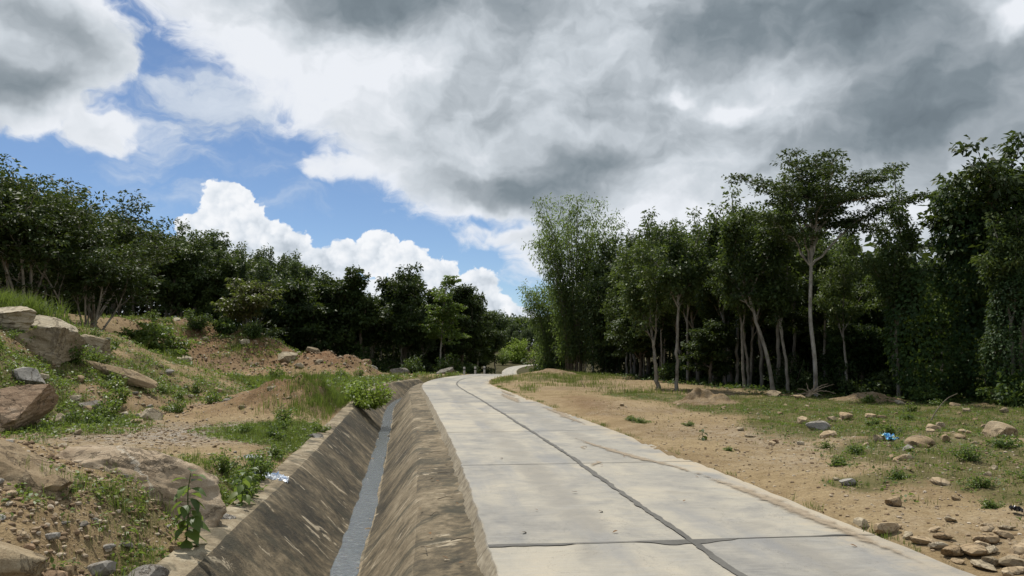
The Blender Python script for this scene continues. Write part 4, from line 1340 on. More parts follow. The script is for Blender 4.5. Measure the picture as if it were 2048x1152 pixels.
# ---- plantation behind the left mounds: rows of rubber trees
rg = random.Random(77)
rows = []
for x in np.arange(-70, 3, 2.35):
    for j, y0 in enumerate([76, 82, 89, 97]):
        y = y0 + (x + 35) * -.05 + rg.uniform(-1, 1)
        X = x + rg.uniform(-.9, .9)
        if X > -8 + j * 2.0 - 0 or abs(X) > y * .73 + 2: continue
        rows.append((X, y, j))
for X, y, j in rows:
    sc = rg.uniform(.80, 1.05) * (1.03 if j > 1 else .95)
    sc *= 1.04 + .30 * float(sm(-20, -40, X))
    zone = 'behind the wide spreading hilltop trees' if X < -37 else ('behind the bright green layered tree' if X < -29 else ('behind the crest of the red mound' if X < -20 else ('behind the broken mound tail' if X < -12 else 'beside the road bend')))
    rowname = ['front-row', 'second-row', 'third-row', 'rearmost'][j]
    place(rg.choice(rub), used, (X, y, hgt(X, y) - .05), rg.uniform(0, 6.28), (sc, sc, sc * rg.uniform(.92, 1.1)), rowname + ' slender rubber tree of the plantation ' + zone, rowname + ' plantation trees ' + zone)
# front edge: dark spreading trees between mound and bend
for X, y, k, sc, lab in [(-15.2, 74, 0, 1.15, 'bushy dark broadleaf tree behind the crest of the broken mound'),
                         (-19.5, 73, 2, 1.4, 'rounded dark broadleaf tree just behind the red mound tail'),
                         (-11.0, 76, 1, 1.1, 'tall layered dark tree behind the domed forest-foot rock'),
                         (-7.2, 79, 0, 1.05, 'dark spreading tree next to the white pole-trunk tree'),
                         (-5.4, 82, 1, 1.08, 'dark tree beside the road bend with a flat tuft on top'),
                         (-4.0, 95, 2, 1.1, 'last dark tree of the row where the road drops away')]:
    place(bro[k], used, (X, y, hgt(X, y) - .05), rg.uniform(0, 6.28), sc, lab)
for X, y in [(-24, 78), (-29, 75), (-34, 74), (-40, 72)]:
    place(rg.choice(bro), used, (X, y, hgt(X, y) - .1), rg.uniform(0, 6.28), rg.uniform(.8, 1.0), 'dark broadleaf tree mixed into the front of the plantation', 'dark trees in the plantation front')

# ---- unusual trees on the left
SPR = mod(BRO, levels=2, a0=40, L0=3.4, kids=[6, 5, 0], trop=[.06, .03, -.02], ang=[40, 48, 0], ratio=[.55, .5, 0], tip_n=3)
SPR['from'] = [.66, .25, 0]
for nm, seed, loc, s, lab in [
        ('spreading_tree', 1001, (-27.6, 42.0), 1.0, 'wide spreading tree with several bare pale stems on the grassy hilltop'),
        ('spreading_tree', 1002, (-31.5, 46.5), 1.08, 'second wide-crowned tree half behind the many-stemmed one'),
        ('spreading_tree', 1003, (-31.0, 40.5), 1.02, 'wide-crowned dark tree at the outer end of the hilltop'),
        ('spreading_tree', 1004, (-25.6, 45.0), .86, 'wide-crowned tree lowest on the hilltop shoulder towards the plantation'),
        ('spreading_tree', 1005, (-27.8, 49.5), .98, 'tall wide-crowned tree behind the many-stemmed one')]:
    rng = np.random.default_rng(seed)
    limbs = []
    for k in range(6):
        az = k * 1.05 + rng.uniform(-.3, .3); an = RAD(rng.uniform(14, 30))
        limbs.append(((.0, 0, .15), (math.cos(az) * math.sin(an), math.sin(az) * math.sin(an), math.cos(an)), rng.uniform(5.6, 6.8), .10))
    t = tree_proto(nm, seed, [(0, 0, 0), (0, 0, .3), (.05, 0, .6)], .22, mod(SPR, wob=[.07, .15, .2], seg=.6), dict(n=26, spread=.55, size=.26, droop=.25, aspect=.45, flat=(1.3, 1.3, .45)), L_DARK, B_PALE, limbs)
    place(t, used, (*loc, hgt(*loc) - .1), seed, s, lab, None, 'tree')

PAD = dict(levels=1, kids=[6, 0], ratio=[.42, 0], ang=[55, 0], wob=[.08, .2], trop=[.05, .06], taper=[.3, .3], sides=[4, 3], seg=.3, tip_n=3, tip_from=.3)
PAD['from'] = [.3, 0]
t = tree_proto('layered_tree', 1011, [(0, 0, 0), (.05, 0, 1.0), (.0, .05, 1.8), (.1, 0, 2.6)], .07, mod(PAD, n0=13, t0=.2, a0=78, L0=1.9), dict(n=26, spread=.36, size=.22, droop=.3, aspect=.5, flat=(1.25, 1.25, .35)), L_WEED, B_MID)
place(t, used, (-22.6, 47.0, hgt(-22.6, 47.0) - .05), 1, 1.12, 'bright green layered small tree standing in front of the dark plantation', None, 'tree')
t = tree_proto('layered_tree', 1013, [(0, 0, 0), (.1, 0, 1.1), (.0, .05, 2.0), (.1, 0, 2.8)], .06, mod(PAD, n0=11, t0=.35, a0=75, L0=1.7), dict(n=24, spread=.36, size=.24, droop=.45, aspect=.45, flat=(1.25, 1.25, .4)), L_BRO, B_MID)
place(t, used, (-21.6, 61.5, hgt(-21.6, 61.5) - .05), 2, 1.25, 'bronze-tinged small tree on the crest of the red mound', None, 'tree')
t = tree_proto('pole_tree', 1017, [(0, 0, 0), (.1, 0, 2.6), (.25, .05, 5.2), (.55, 0, 8.6)], .09, mod(PAD, n0=12, t0=.42, a0=72, L0=1.9), dict(n=26, spread=.42, size=.28, droop=.4, aspect=.5, flat=(1.3, 1.3, .35)), L_WEED, B_WHITE)
place(t, used, (-6.85, 71.0, hgt(-6.85, 71.0) - .05), .4, 1.0, 'thin white-trunked tree with light green leaf tiers before the dark trees', None, 'tree')

# ---- the right-hand forest
R_EDGE = [(9.04, 46.8, 0, 1.0, 'pale rubber tree with a long leaning forked trunk at the forest edge'),
          (7.85, 35.7, 1, .98, 'pale rubber tree whose trunk splits into three limbs at the forest edge'),
          (11.0, 44.5, 2, 1.15, 'straight grey rubber tree behind the three-limbed one'),
          (13.2, 48.4, 0, 1.05, 'grey rubber tree with a curved trunk behind the sandy heap'),
          (12.0, 39.9, 1, 1.0, 'thin straight rubber tree beside the curved grey trunk'),
          (12.7, 38.2, 2, 1.08, 'slim rubber tree behind the long leaning pale trunk'),
          (14.9, 35.7, 1, .9, 'brown-barked rubber tree close beside the tall flat-crowned tree'),
          (16.3, 44.5, 0, 1.0, 'dim rubber tree deep behind the tall flat-crowned tree'),
          (12.2, 42.2, 2, 1.22, 'emergent rubber tree with sparse leaf tufts rising above the forest canopy'),
          (18.8, 39.9, 1, .85, 'dim slender tree between the flat-crowned tree and the vine column')]
for X, y, k, sc, lab in R_EDGE:
    place(rubn[k], used, (X, y, hgt(X, y) - .05), {0: 0.0, 1: 2.2, 2: 4.0}[k] + .3 * math.sin(X), sc, lab)
# two trunks drawn from the photograph's forks
t = tree_proto('rubber_tree', 1031, [(0, 0, 0), (-.35, 0, 2.0), (-.9, .1, 4.0), (-1.25, .2, 5.6)], .095, mod(RUB, n0=5, a0=28, L0=2.6, t0=.55), dict(n=32, spread=.36, size=.18, droop=.4, aspect=.45, flat=(1, 1, .75)), L_RUB2, B_PALE)
place(t, used, (11.7, 33.5, hgt(11.7, 33.5) - .05), .0, 1.0, 'long smooth pale trunk leaning above the flat-topped tan rock', None, 'tree')
t = tree_proto('rubber_tree', 1033, [(0, 0, 0), (-.1, 0, 1.2), (-.2, .05, 2.6)], .12, mod(RUB, n0=3, a0=24, L0=5.2, t0=.95, kids=[7, 4, 0]), dict(n=28, spread=.36, size=.18, droop=.4, aspect=.45, flat=(1, 1, .75)), L_RUB2, B_PALE)
place(t, used, (7.2, 37.2, hgt(7.2, 37.2) - .05), .6, .95, 'low-forking white-stemmed rubber tree at the forest corner', None, 'tree')
# filling rows behind
nfill = 0
for j in range(5):
    for q in np.arange(0, 1.0001, 1 / 15):
        y = 74 - q * 48 + rg.uniform(-1, 1)
        ex = float(np.interp(y, [18, 24, 30, 36, 42, 50, 58, 66, 80], [21, 16.8, 12.6, 10.0, 9.4, 8.4, 7.0, 5.2, 7.5]))
        X = ex + 2.6 + j * 3.1 + rg.uniform(-.8, .8)
        y += j * 1.3
        if X > y * .72 + 3: continue
        sc = rg.uniform(.85, 1.12)
        if y > 50: sc *= 1.15
        else: sc *= 1.06
        if X / y > .44: sc *= .72
        zone = 'behind the bamboo clumps' if y > 60 else ('behind the forked leaning trunk' if y > 48 else ('behind the sandy heap' if y > 38 else 'behind the flat-crowned tree'))
        rowname = ['front-rank', 'second-rank', 'third-rank', 'fourth-rank', 'deepest'][j]
        place(rg.choice(rubn if y < 50 else rub), used, (X, y, hgt(X, y) - .05), rg.uniform(0, 6.28), (sc, sc, sc * rg.uniform(.92, 1.1)), rowname + ' shadowed rubber tree of the forest ' + zone, rowname + ' forest trees ' + zone)
        nfill += 1

for k in range(12):
    y = 33 + k * 2.9 + rg.uniform(-1, 1)
    X = float(np.interp(y, [18, 24, 30, 36, 42, 50, 58, 66, 80], [21, 16.8, 12.6, 10.0, 9.4, 8.4, 7.0, 5.2, 7.5])) + rg.uniform(.9, 2.4)
    sc = rg.uniform(.78, 1.0)
    place(rg.choice(rubn), used, (X, y, hgt(X, y) - .05), rg.uniform(0, 6.28), (sc, sc, sc * 1.08), 'thin pale-stemmed rubber sapling tree at the very edge of the forest behind the cleared verge', 'thin edge trees of the forest')
# shade-grown trees with low foliage between the trunks
for k, (X, y, sc, lab) in enumerate([(10.2, 56, .80, 'low leafy shade tree next to the drooping dark bamboo'), (12.8, 52.5, .78, 'low leafy shade tree behind the forked leaning trunk'), (11.6, 48.8, .62, 'low leafy shade tree between the forked and the straight trunk'),
                                     (15.0, 47.0, .75, 'low leafy shade tree behind the curved grey trunk'), (14.2, 42.5, .6, 'low leafy shade tree under the emergent tufted tree'), (17.6, 42.5, .68, 'low leafy shade tree behind the long leaning pale trunk'),
                                     (19.5, 46.5, .75, 'low leafy shade tree far behind the flat-crowned tree'), (16.6, 38.2, .55, 'low leafy shade tree just behind the brown-barked trunk'), (9.4, 61.0, .85, 'low leafy shade tree between two bamboo clumps'),
                                     (21.5, 41.0, .7, 'low leafy shade tree behind the dim slender trunk'), (8.9, 52.0, .6, 'small shade tree just behind the forest corner'), (10.6, 40.2, .5, 'small shade tree just behind the three-limbed trunk'), (24, 37, .7, 'low leafy shade tree behind the creeper-draped tree')]):
    place(bro[k % 3], used, (X, y, hgt(X, y) - .05), k * 1.7, (sc * 1.15, sc * 1.15, sc), lab)

# the tall flat-crowned tree: limbs drawn one by one, foliage in level pads
def flat_crowned():
    rng = np.random.default_rng(55)
    T = Tubes(); tips = []
    base = np.array([12.61, 31.2, 0.0])
    zb = hgt(12.61, 31.2)

    def W(x, z, dy=0.0):
        return np.array([x - 12.61, dy, z - zb])
    trunk = [W(12.61, zb - .3), W(12.62, 1.5), W(12.52, 3.2, .05), W(12.58, 5.0), W(12.66, 6.6), W(12.70, 7.4, .1)]
    P = catmull(np.array(trunk), .35)
    T.add(P, np.linspace(.092, .06, len(P)), 10)
    fork = P[-1]
    ends = [((12.35, 10.3), .5, .06), ((13.7, 10.1), -.4, .06), ((10.0, 9.3), .4, .05), ((11.1, 8.6), -1.3, .05), ((16.5, 9.6), .3, .065), ((16.8, 8.2), -.7, .06), ((16.3, 7.0), .8, .05),
            ((13.1, 9.2), 2.6, .05), ((12.6, 8.9), -2.6, .05), ((14.9, 8.8), 2.0, .05), ((14.6, 8.0), -2.1, .05), ((11.2, 7.8), 1.6, .045), ((10.7, 7.3), -.6, .04), ((12.9, 9.9), -.1, .05), ((11.8, 9.6), -.7, .04), ((14.6, 9.3), .2, .04)]
    for (x, z), dy, r in ends:
        e = W(x, z, dy)
        k = rng.integers(max(len(P) - 6, 0), len(P))
        s = P[k]
        mid = s + (e - s) * .45 + np.array([0, 0, .30 * np.linalg.norm((e - s)[:2]) * .5])
        c = catmull(np.array([s, mid, e]), .3)
        c[1:-1] += rng.normal(size=(len(c) - 2, 3)) * .04
        T.add(c, np.linspace(r, .012, len(c)), 5)
        for i in range(int(len(c) * .38), len(c)):
            for q in range(3):
                az = rng.uniform(0, 6.28); L = rng.uniform(.25, 1.0) * (1.1 - .45 * i / len(c))
                o = np.array([math.cos(az) * L, math.sin(az) * L, rng.uniform(.0, .22)])
                T.add([c[i], c[i] + o * .6 + np.array([0, 0, .05]), c[i] + o], [.014, .01, .006], 3)
                tips.append(c[i] + o); tips.append(c[i] + o * .6)
    V, F, R = leaves(tips, 26, .30, .155, rng, droop=.25, aspect=.42, flat=(1.3, 1.3, .36))
    root = thing('flat_crowned_tree', 'tall tree with a straight white-blotched trunk and flat tiered crown', 'tree', (12.61, 31.2, zb))
    link('trunk', T.mesh('trunk', B_WHITE), root)
    link('crown', mesh_np('crown', V, F, L_DARK, True, rnd=R), root)


flat_crowned()


# bamboo clump beyond the bend
def bamboo(seed, loc, H, n, spread, label, lmat):
    rng = np.random.default_rng(seed)
    T = Tubes(); tips = []
    for k in range(n):
        az = rng.uniform(0, 6.28); b = rng.random() ** .5 * .9
        p = np.array([math.cos(az) * b, math.sin(az) * b, -.2])
        h = H * rng.uniform(.72, 1.0); out = spread * rng.uniform(.25, 1.0) * (1.25 - h / H * .35)
        az2 = az + rng.uniform(-.5, .5)
        t = np.linspace(0, 1, 14)
        x = p[0] + math.cos(az2) * out * t ** 2.0; y = p[1] + math.sin(az2) * out * t ** 2.0
        z = p[2] + h * (t - .10 * t ** 4)
        c = np.stack([x, y, z], 1)
        T.add(c, .038 * (1 - .8 * t) + .006, 5)
        for q in range(2, 14):
            for r in range(4):
                a = rng.uniform(0, 6.28); L = rng.uniform(.3, 1.25) * (1.0 - .25 * t[q])
                tips.append(c[q] + np.array([math.cos(a) * L, math.sin(a) * L, rng.uniform(-.5, .35)]))
    V, F, R = leaves(tips, 17, .50, .27, rng, droop=.75, aspect=.30, flat=(1, 1, 1.0))
    root = thing('bamboo_clump', label, 'bamboo', (*loc, hgt(*loc)))
    link('culms', T.mesh('culms', B_MID), root)
    link('foliage', mesh_np('foliage', V, F, lmat, True, rnd=R), root)


bamboo(61, (5.7, 66.5), 18.0, 36, 4.0, 'tall feathery light green bamboo clump towering at the road bend', L_BAM)
bamboo(62, (4.2, 71.0), 10.5, 18, 2.2, 'lower bamboo clump leaning over the road behind the tall one', L_BAM)
bamboo(63, (8.2, 62.0), 9.0, 18, 2.4, 'drooping dark bamboo clump between the tall clump and the rubber trees', L_DARK)


# vine-draped trees at the right end of the clearing
def vine_mass(name, label, loc, blobs_, n, size, lmat, seed, stems):
    """leaf shingles over a lumpy body of ellipsoids, hung on real stems"""
    rng = np.random.default_rng(seed)
    V0, F0 = ico(4)
    base = np.array([loc[0], loc[1], hgt(*loc)])
    vol = np.array([b[3] * b[4] + b[3] * b[5] + b[4] * b[5] for b in blobs_]); vol = vol / vol.sum()
    pts = []; nr = []
    for (x, y, z, a, b, c), f in zip(blobs_, vol):
        k = int(n * f)
        d = rng.normal(size=(k, 3)); d /= np.linalg.norm(d, axis=1, keepdims=True)
        bump = 1 + .13 * n3d(d, 2.2, seed) + .09 * n3d(d, 6.0, seed + 5) + rng.normal(size=k) * .045
        p = np.array([x, y, z]) + d * np.array([a, b, c]) * bump[:, None]
        keep = np.ones(k, bool)
        for (x2, y2, z2, a2, b2, c2) in blobs_:
            q = (p - np.array([x2, y2, z2])) / np.array([a2, b2, c2])
            keep &= np.linalg.norm(q, axis=1) > .78
        nn = d / np.array([a, b, c]); nn /= np.linalg.norm(nn, axis=1, keepdims=True)
        pts.append(p[keep]); nr.append(nn[keep])
    p = np.concatenate(pts); nn = np.concatenate(nr)
    N = len(p)
    d = nn * .55 + rng.normal(size=(N, 3)) * .35 + np.array([0, 0, -.75]); d /= np.linalg.norm(d, axis=1, keepdims=True)
    side = np.cross(d, nn + rng.normal(size=(N, 3)) * .3); side /= np.linalg.norm(side, axis=1, keepdims=True) + 1e-9
    up = np.cross(side, d)
    L = size * rng.uniform(.6, 1.4, (N, 1)); W = L * .72
    V = np.stack([p, p + d * L * .4 + side * W * .5 + up * W * .12, p + d * L, p + d * L * .4 - side * W * .5 + up * W * .12], 1).reshape(-1, 3)
    R = np.repeat(np.clip(.5 + .35 * n3d(p, .9, seed + 2) + .35 * (rng.random(N) - .5), 0, 1), 4)
    root = thing(name, label, 'tree', tuple(base))
    T = Tubes()
    for s in stems:
        c = catmull(np.array(s, float), .4)
        T.add(c, np.linspace(.13, .04, len(c)), 6)
    link('trunk', T.mesh('trunk', B_MID), root)
    link('foliage', mesh_np('foliage', V, np.arange(4 * N).reshape(-1, 4), lmat, True, rnd=R), root)


vine_mass('vine_covered_tree', 'leaning column smothered in small-leaved climbing vines at the forest edge', (17.1, 25.2),
          [(0.0, 0, 2.6, .85, .9, 1.7), (-.45, .0, 1.6, .7, .8, 1.0), (.55, .1, 3.7, .8, .9, 1.1), (.3, .2, 1.4, 1.1, .9, 1.3)], 15000, .085, L_JUN, 71, [[(.2, 0, -.2), (.1, 0, 2), (.6, 0, 4.2)]])
vine_mass('vine_covered_tree', 'tall tree draped from crown to ground in hanging creepers', (18.7, 27.6),
          [(-.9, 0, 7.5, 1.7, 1.5, 1.0), (.8, .2, 7.1, 2.0, 1.6, 1.3), (-1.6, .2, 6.2, 1.0, 1.1, 1.1), (0, 0, 5.0, 2.1, 1.6, 1.9), (1.8, .3, 4.4, 1.8, 1.5, 2.2), (-1.2, .5, 4.3, 1.1, 1.2, 2.0), (0, .5, 1.8, 2.2, 1.3, 2.2), (2.6, 0, 2.2, 1.6, 1.4, 2.4), (-2.4, 1.4, 2.4, 1.6, 1.2, 2.6)], 42000, .14, L_JUN, 73,
          [[(0, .4, -.2), (.2, .3, 3), (-.3, .2, 6.4)], [(1.4, .4, -.2), (1.5, .4, 3), (1.6, .3, 6)]])
# leafy limbs that stand clear above it
t = tree_proto('broad_crowned_tree', 1051, [(0, 0, 0), (-.1, 0, 3.0), (.1, 0, 5.0), (0, 0, 6.6)], .16, mod(BRO, n0=7, t0=.62, a0=58, L0=2.5, kids=[5, 4, 0]), dict(n=22, spread=.42, size=.24, droop=.4, aspect=.5, flat=(1.2, 1.2, .55)), L_DARK, B_MID)
place(t, used, (18.1, 27.6, hgt(18.1, 27.6)), 1.2, 1.10, 'tree whose open leafy limbs rise above the creeper-draped crown', None, 'tree')
for k, (X, y, sc, lab) in enumerate([(15.9, 34.0, .62, 'dense bushy tree filling the gap beside the flat-crowned tree'), (18.2, 35.0, .66, 'dense dark tree behind the creeper-draped tree'),
                                     (20.4, 24.0, 1.0, 'leafy light green tree at the outer end of the forest edge'), (22.5, 30.0, 1.15, 'tall dense tree behind the outer forest edge')]):
    place(jun[k % 2], used, (X, y, hgt(X, y) - .05), k * 1.3, sc, lab, None, 'tree')

for o in COL.objects:
    if o.parent is None and o.get('label') and 'category' not in o:
        o['category'] = 'tree'

# ---- far wood beyond the second bend
nf = 0
for X in np.arange(-60, 70, 4.4):
    for j, y0 in enumerate([262, 276, 292]):
        x = X + rg.uniform(-1.5, 1.5); y = y0 + rg.uniform(-4, 4)
        if -3 < x < 40 and y < 275: y += 14
        sc = rg.uniform(.95, 1.25)
        place(rg.choice(rub), used, (x, y, hgt(x, y) - .1), rg.uniform(0, 6.28), sc, 'distant rubber tree on the rise beyond the far bend', 'distant trees beyond the far bend', 'tree')
# trees on both flanks of the dip
for X, y, sc in [(-9, 110, 1.0), (-6, 122, 1.05), (-11, 130, 1.1), (-7.5, 145, 1.1), (-6, 165, 1.1), (-8.5, 180, 1.1), (-7, 200, 1.05), (-9, 220, 1.1), (12.5, 88, 1.0), (14, 104, 1.05), (12.0, 122, 1.1), (9, 145, 1.1), (7.5, 168, 1.1), (8, 190, 1.1), (11, 212, 1.1), (-14, 160, 1.2), (-14, 195, 1.2), (16, 150, 1.2), (15, 195, 1.2), (20, 225, 1.2)]:
    place(rg.choice(rub), used, (X, y, hgt(X, y) - .1), rg.uniform(0, 6.28), sc, 'rubber tree flanking the road where it runs through the dip', 'rubber trees along the dip', 'tree')


# ------------------------------------------------------------------ shrubs and weeds
def shrub_proto(name, seed, stems, H, n, size, lmat, aspect=.5, spread=.2, flat=(1, 1, .7), droop=.3, splay=45, lean=None):
    rng = np.random.default_rng(seed)
    T = Tubes(); tips = []
    for k in range(stems):
        az = k * 2.4 + rng.uniform(-.4, .4); an = RAD(splay) * rng.uniform(.2, 1.1)
        h = H * rng.uniform(.6, 1.05)
        d = np.array([math.cos(az) * math.sin(an), math.sin(az) * math.sin(an), math.cos(an)])
        m = 6
        P = [np.array([0, 0, -.04])]
        for i in range(m):
            d = unit(d + rng.normal(size=3) * .12 + np.array([0, 0, .06]))
            P.append(P[-1] + d * h / m)
        T.add(P, np.linspace(H * .016 + .004, H * .005 + .001, m + 1), 4)
        tips += P[2:]
    V, F, R = leaves(tips, n, spread, size, rng, droop=droop, aspect=aspect, flat=flat)
    root = link(name, None); root.empty_display_size = .2
    link('stems', T.mesh('stems', B_MID), root)
    link('foliage', mesh_np('foliage', V, F, lmat, True, rnd=R), root)
    return root


sh_big = [shrub_proto('shrub', 1200 + i, 11, [1.7, 2.2, 1.4][i], 30, .20, L_JUN, spread=.38, droop=.3, splay=60) for i in range(3)]
sh_dark = [shrub_proto('shrub', 1210 + i, 12, [1.8, 2.4][i], 26, .22, L_DARK, spread=.42, splay=62) for i in range(2)]
sh_low = [shrub_proto('weed', 1220 + i, 8, [.42, .34, .5][i], 14, .060, L_WEED, spread=.075, splay=62, flat=(1, 1, .7)) for i in range(3)]
sh_yel = shrub_proto('shrub', 1230, 16, 1.1, 34, .11, L_YEL, spread=.22, splay=75)

for X, y, k, sc, rz, lab in [(17.6, 24.2, 0, 1.0, 0, 'big-leaved light green shrub at the foot of the vine column'), (18.9, 23.0, 1, .85, 1, 'leafy shrub with arching stems beside the big-leaved one'),
                             (16.4, 24.6, 2, .75, 2, 'small round shrub right beside the vine column'), (19.9, 21.6, 1, 1.0, 3, 'dense shrub at the outer end of the clearing'), (14.9, 27.0, 2, .55, 4, 'knee-high shrub on the overgrown earth heap'),
                             (3.9, 74.0, 1, 1.9, 0, 'dark rounded bush crowding the road crest below the bamboo'), (2.9, 70.5, 2, 1.2, 2, 'low bush at the inside of the road crest'),
                             (9.6, 44.6, 0, .8, 1, 'leafy sapling bush at the feet of the forked leaning trunk'), (-8.8, 66.5, 0, 1.0, 2, 'light green bush at the dark forest foot past the broken mound'),
                             (-5.9, 68.0, 1, .9, 3, 'bush around the foot of the pole-trunk tree'), (-4.0, 69.5, 2, 1.0, 4, 'dark low bush behind the guide posts'),
                             (-22.9, 59.5, 2, 1.0, 5, 'light green shrub on top of the red mound'), (-20.4, 59.0, 0, .85, 6, 'shrub hanging over the steep face of the red mound'), (-24.9, 58.8, 1, .8, 1, 'spreading shrub on the red mound crest away from the road'),
                             (-28.0, 41.0, 1, 1.0, 0, 'shrub below the many-stemmed hilltop tree'), (-22.3, 31.0, 0, .8, 2, 'leafy shrub behind the tall hilltop grass')]:
    place(sh_big[k], used, (X, y, hgt(X, y)), rz, sc, lab, None, 'shrub')
place(sh_yel, used, (-5.62, 29.4, -.32), .5, (1.15, 1.5, 1.05), 'bright yellow-green bush spilling over the ditch wall', None, 'shrub')
# shaded undergrowth along both forest edges
for i in range(46):
    y = rg.uniform(27, 72)
    ex = float(np.interp(y, [18, 24, 30, 36, 42, 50, 58, 66, 80], [21, 16.8, 12.6, 10.0, 9.4, 8.4, 7.0, 5.2, 7.5]))
    X = ex + rg.uniform(1.2, 9.0)
    place(rg.choice(sh_dark), used, (X, y, hgt(X, y)), rg.uniform(0, 6.28), rg.uniform(.35, .75) + (.25 if X > ex + 5 else 0), 'dark undergrowth shrub among the trunks ' + ('under the bamboo clumps' if y > 58 else 'near the forked leaning trunk' if y > 44 else 'behind the sandy heap' if y > 35 else 'behind the flat-crowned tree'), 'undergrowth of the forest, zone %d' % (0 if y > 58 else 1 if y > 44 else 2 if y > 35 else 3), 'shrub')
for i in range(60):
    X = rg.uniform(-52, -6.5); y = 68 + rg.uniform(0, 10) + max(0, (X + 12) * .45)
    if X < -16: y += 1.5
    place(rg.choice(sh_dark), used, (X, y, hgt(X, y)), rg.uniform(0, 6.28), rg.uniform(.7, 1.3), 'dark undergrowth shrub below the plantation trees', 'undergrowth of the plantation', 'shrub')
t = shrub_proto('bright_tree', 1240, 22, 7.5, 40, .60, L_YEL, spread=1.3, splay=58, aspect=.6)
place(t, used, (2.2, 251, hgt(2.2, 251)), 0, (1.1, 1.1, 1.05), 'rounded sunlit yellow-green tree beside the far road bend', None, 'tree')
t2 = shrub_proto('bright_tree', 1242, 14, 6, 26, .5, L_WEED, spread=1.1, splay=50)
place(t2, used, (-2.9, 236, hgt(-2.9, 236)), 0, .8, 'thin pale green tree next to the rounded sunlit one', None, 'tree')

# weeds one can pick out on the verges
for X, y, k, sc in [(6.9, 10.0, 0, 1.0), (6.6, 9.2, 2, .8), (7.6, 10.6, 1, 1.0), (5.4, 10.6, 1, .7), (6.1, 9.9, 2, .7), (8.2, 12.6, 0, 1.0), (7.9, 15.8, 2, 1.0), (6.0, 13.2, 1, .9), (6.2, 8.4, 0, .8), (5.6, 8.9, 1, .6),
                     (9.6, 13.4, 2, 1.0), (8.9, 18.6, 0, .9), (5.1, 11.8, 1, .8), (7.0, 11.6, 2, .9), (4.3, 18.3, 0, .6), (10.3, 19.6, 1, 1.0), (12.4, 23.4, 2, 1.1), (14.3, 25.3, 0, 1.2), (13.0, 27.4, 1, 1.5), (3.3, 19.3, 1, .8), (3.15, 19.9, 0, .7), (5.9, 14.2, 2, .6), (4.1, 14.3, 1, .45)]:
    place(sh_low[k], used, (X, y, hgt(X, y)), X * 3, (sc * .95, sc * .95, sc * .62), ('tiny' if sc < .75 else 'bushy' if sc < 1.05 else 'tall') + ' leafy weed rooted in the ' + ('stony verge before the blue wrapper' if y < 14 else 'grassy verge beyond the blue wrapper'), ('tiny' if sc < .75 else 'bushy' if sc < 1.05 else 'tall') + (' near' if y < 14 else ' far') + ' weeds on the verge', 'weed')
for X, y, k, sc in [(-3.75, 10.6, 0, .9), (-3.95, 11.2, 1, 1.1), (-4.05, 12.0, 2, 1.0), (-4.3, 13.0, 0, 1.0), (-4.5, 14.4, 1, .9), (-4.35, 11.4, 2, .8), (-5.4, 17.5, 0, 1.0), (-5.1, 16.2, 1, 1.0), (-5.7, 18.8, 2, 1.1), (-5.0, 19.4, 0, 1.0), (-5.9, 16.6, 1, .9)]:
    place(sh_low[k], used, (X, y, hgt(X, y)), X * 3, sc, 'bright leafy weed along the outer coping of the ditch', 'weeds along the ditch coping', 'weed')
for i in range(34):
    X = rg.uniform(-19, -9.5); y = rg.uniform(15.5, 29)
    place(rg.choice(sh_low), used, (X, y, hgt(X, y)), rg.uniform(0, 6), rg.uniform(.8, 1.7), 'low green weed on the stony hillside beside the gravel flat', 'weeds on the hillside', 'weed')
for i in range(30):
    X = rg.uniform(-28, -6); y = rg.uniform(42, 58)
    if green_mask(np.array([X]), np.array([y]))[0] < .25: continue
    place(rg.choice(sh_low), used, (X, y, hgt(X, y)), rg.uniform(0, 6), rg.uniform(1.5, 2.6), 'weed tuft at the foot of the red mounds', 'weeds by the red mounds', 'weed')


# the tall leafy plant by the coping: every large leaf its own part
def leaf_shape(L, W, curl):
    u = np.linspace(0, 1, 6); w = np.array([.10, .78, 1.0, .80, .42, 0.0]) * W / 2
    V = []
    for t, ww in zip(u, w):
        z = -curl * L * t ** 2
        V += [(t * L, -ww, z + ww * .28), (t * L, 0, z), (t * L, ww, z + ww * .28)]
    F = []
    for i in range(5):
        for j in range(2):
            a = i * 3 + j
            F.append((a, a + 1, a + 4, a + 3))
    return V, F


def leafy_plant(label, loc, H, n, L, seed, lmat):
    rng = np.random.default_rng(seed)
    root = thing('leafy_plant', label, 'plant', (*loc, hgt(*loc)))
    T = Tubes()
    c = catmull(np.array([(0, 0, -.03), (.02, .0, H * .4), (.0, .02, H * .75), (.03, 0, H)]), .03)
    T.add(c, np.linspace(.011, .004, len(c)), 6)
    V, F = leaf_shape(1, .62, .35)
    me = mesh_np('leaf', V, F, lmat, True, rnd=np.full(len(V), .45 + .3 * rng.random()))
    me2 = mesh_np('leaf', V, F, lmat, True, rnd=np.full(len(V), .25 + .2 * rng.random()))
    for k in range(n):
        t = .16 + .84 * k / (n - 1)
        p = c[int(t * (len(c) - 1))]
        az = k * 2.4 + rng.uniform(-.4, .4); s = L * (1.1 - .65 * abs(t - .45)) * rng.uniform(.8, 1.15)
        o = link('leaf', me if k % 3 else me2, root, tuple(p + np.array([math.cos(az), math.sin(az), .25]) * .04))
        o.rotation_euler = (rng.uniform(-.3, .3), RAD(rng.uniform(5, 45)) * (1 if t < .9 else -.6), az)
        o.scale = (s, s, s)
        T.add([p, p + np.array([math.cos(az), math.sin(az), .25]) * .04], [.003, .002], 4)
    link('stem', T.mesh('stem', L_WEED), root)
    st = root.children[-1].data
    st.attributes.new('rnd', 'FLOAT', 'POINT').data.foreach_set('value', np.full(len(st.vertices), .6, np.float32))


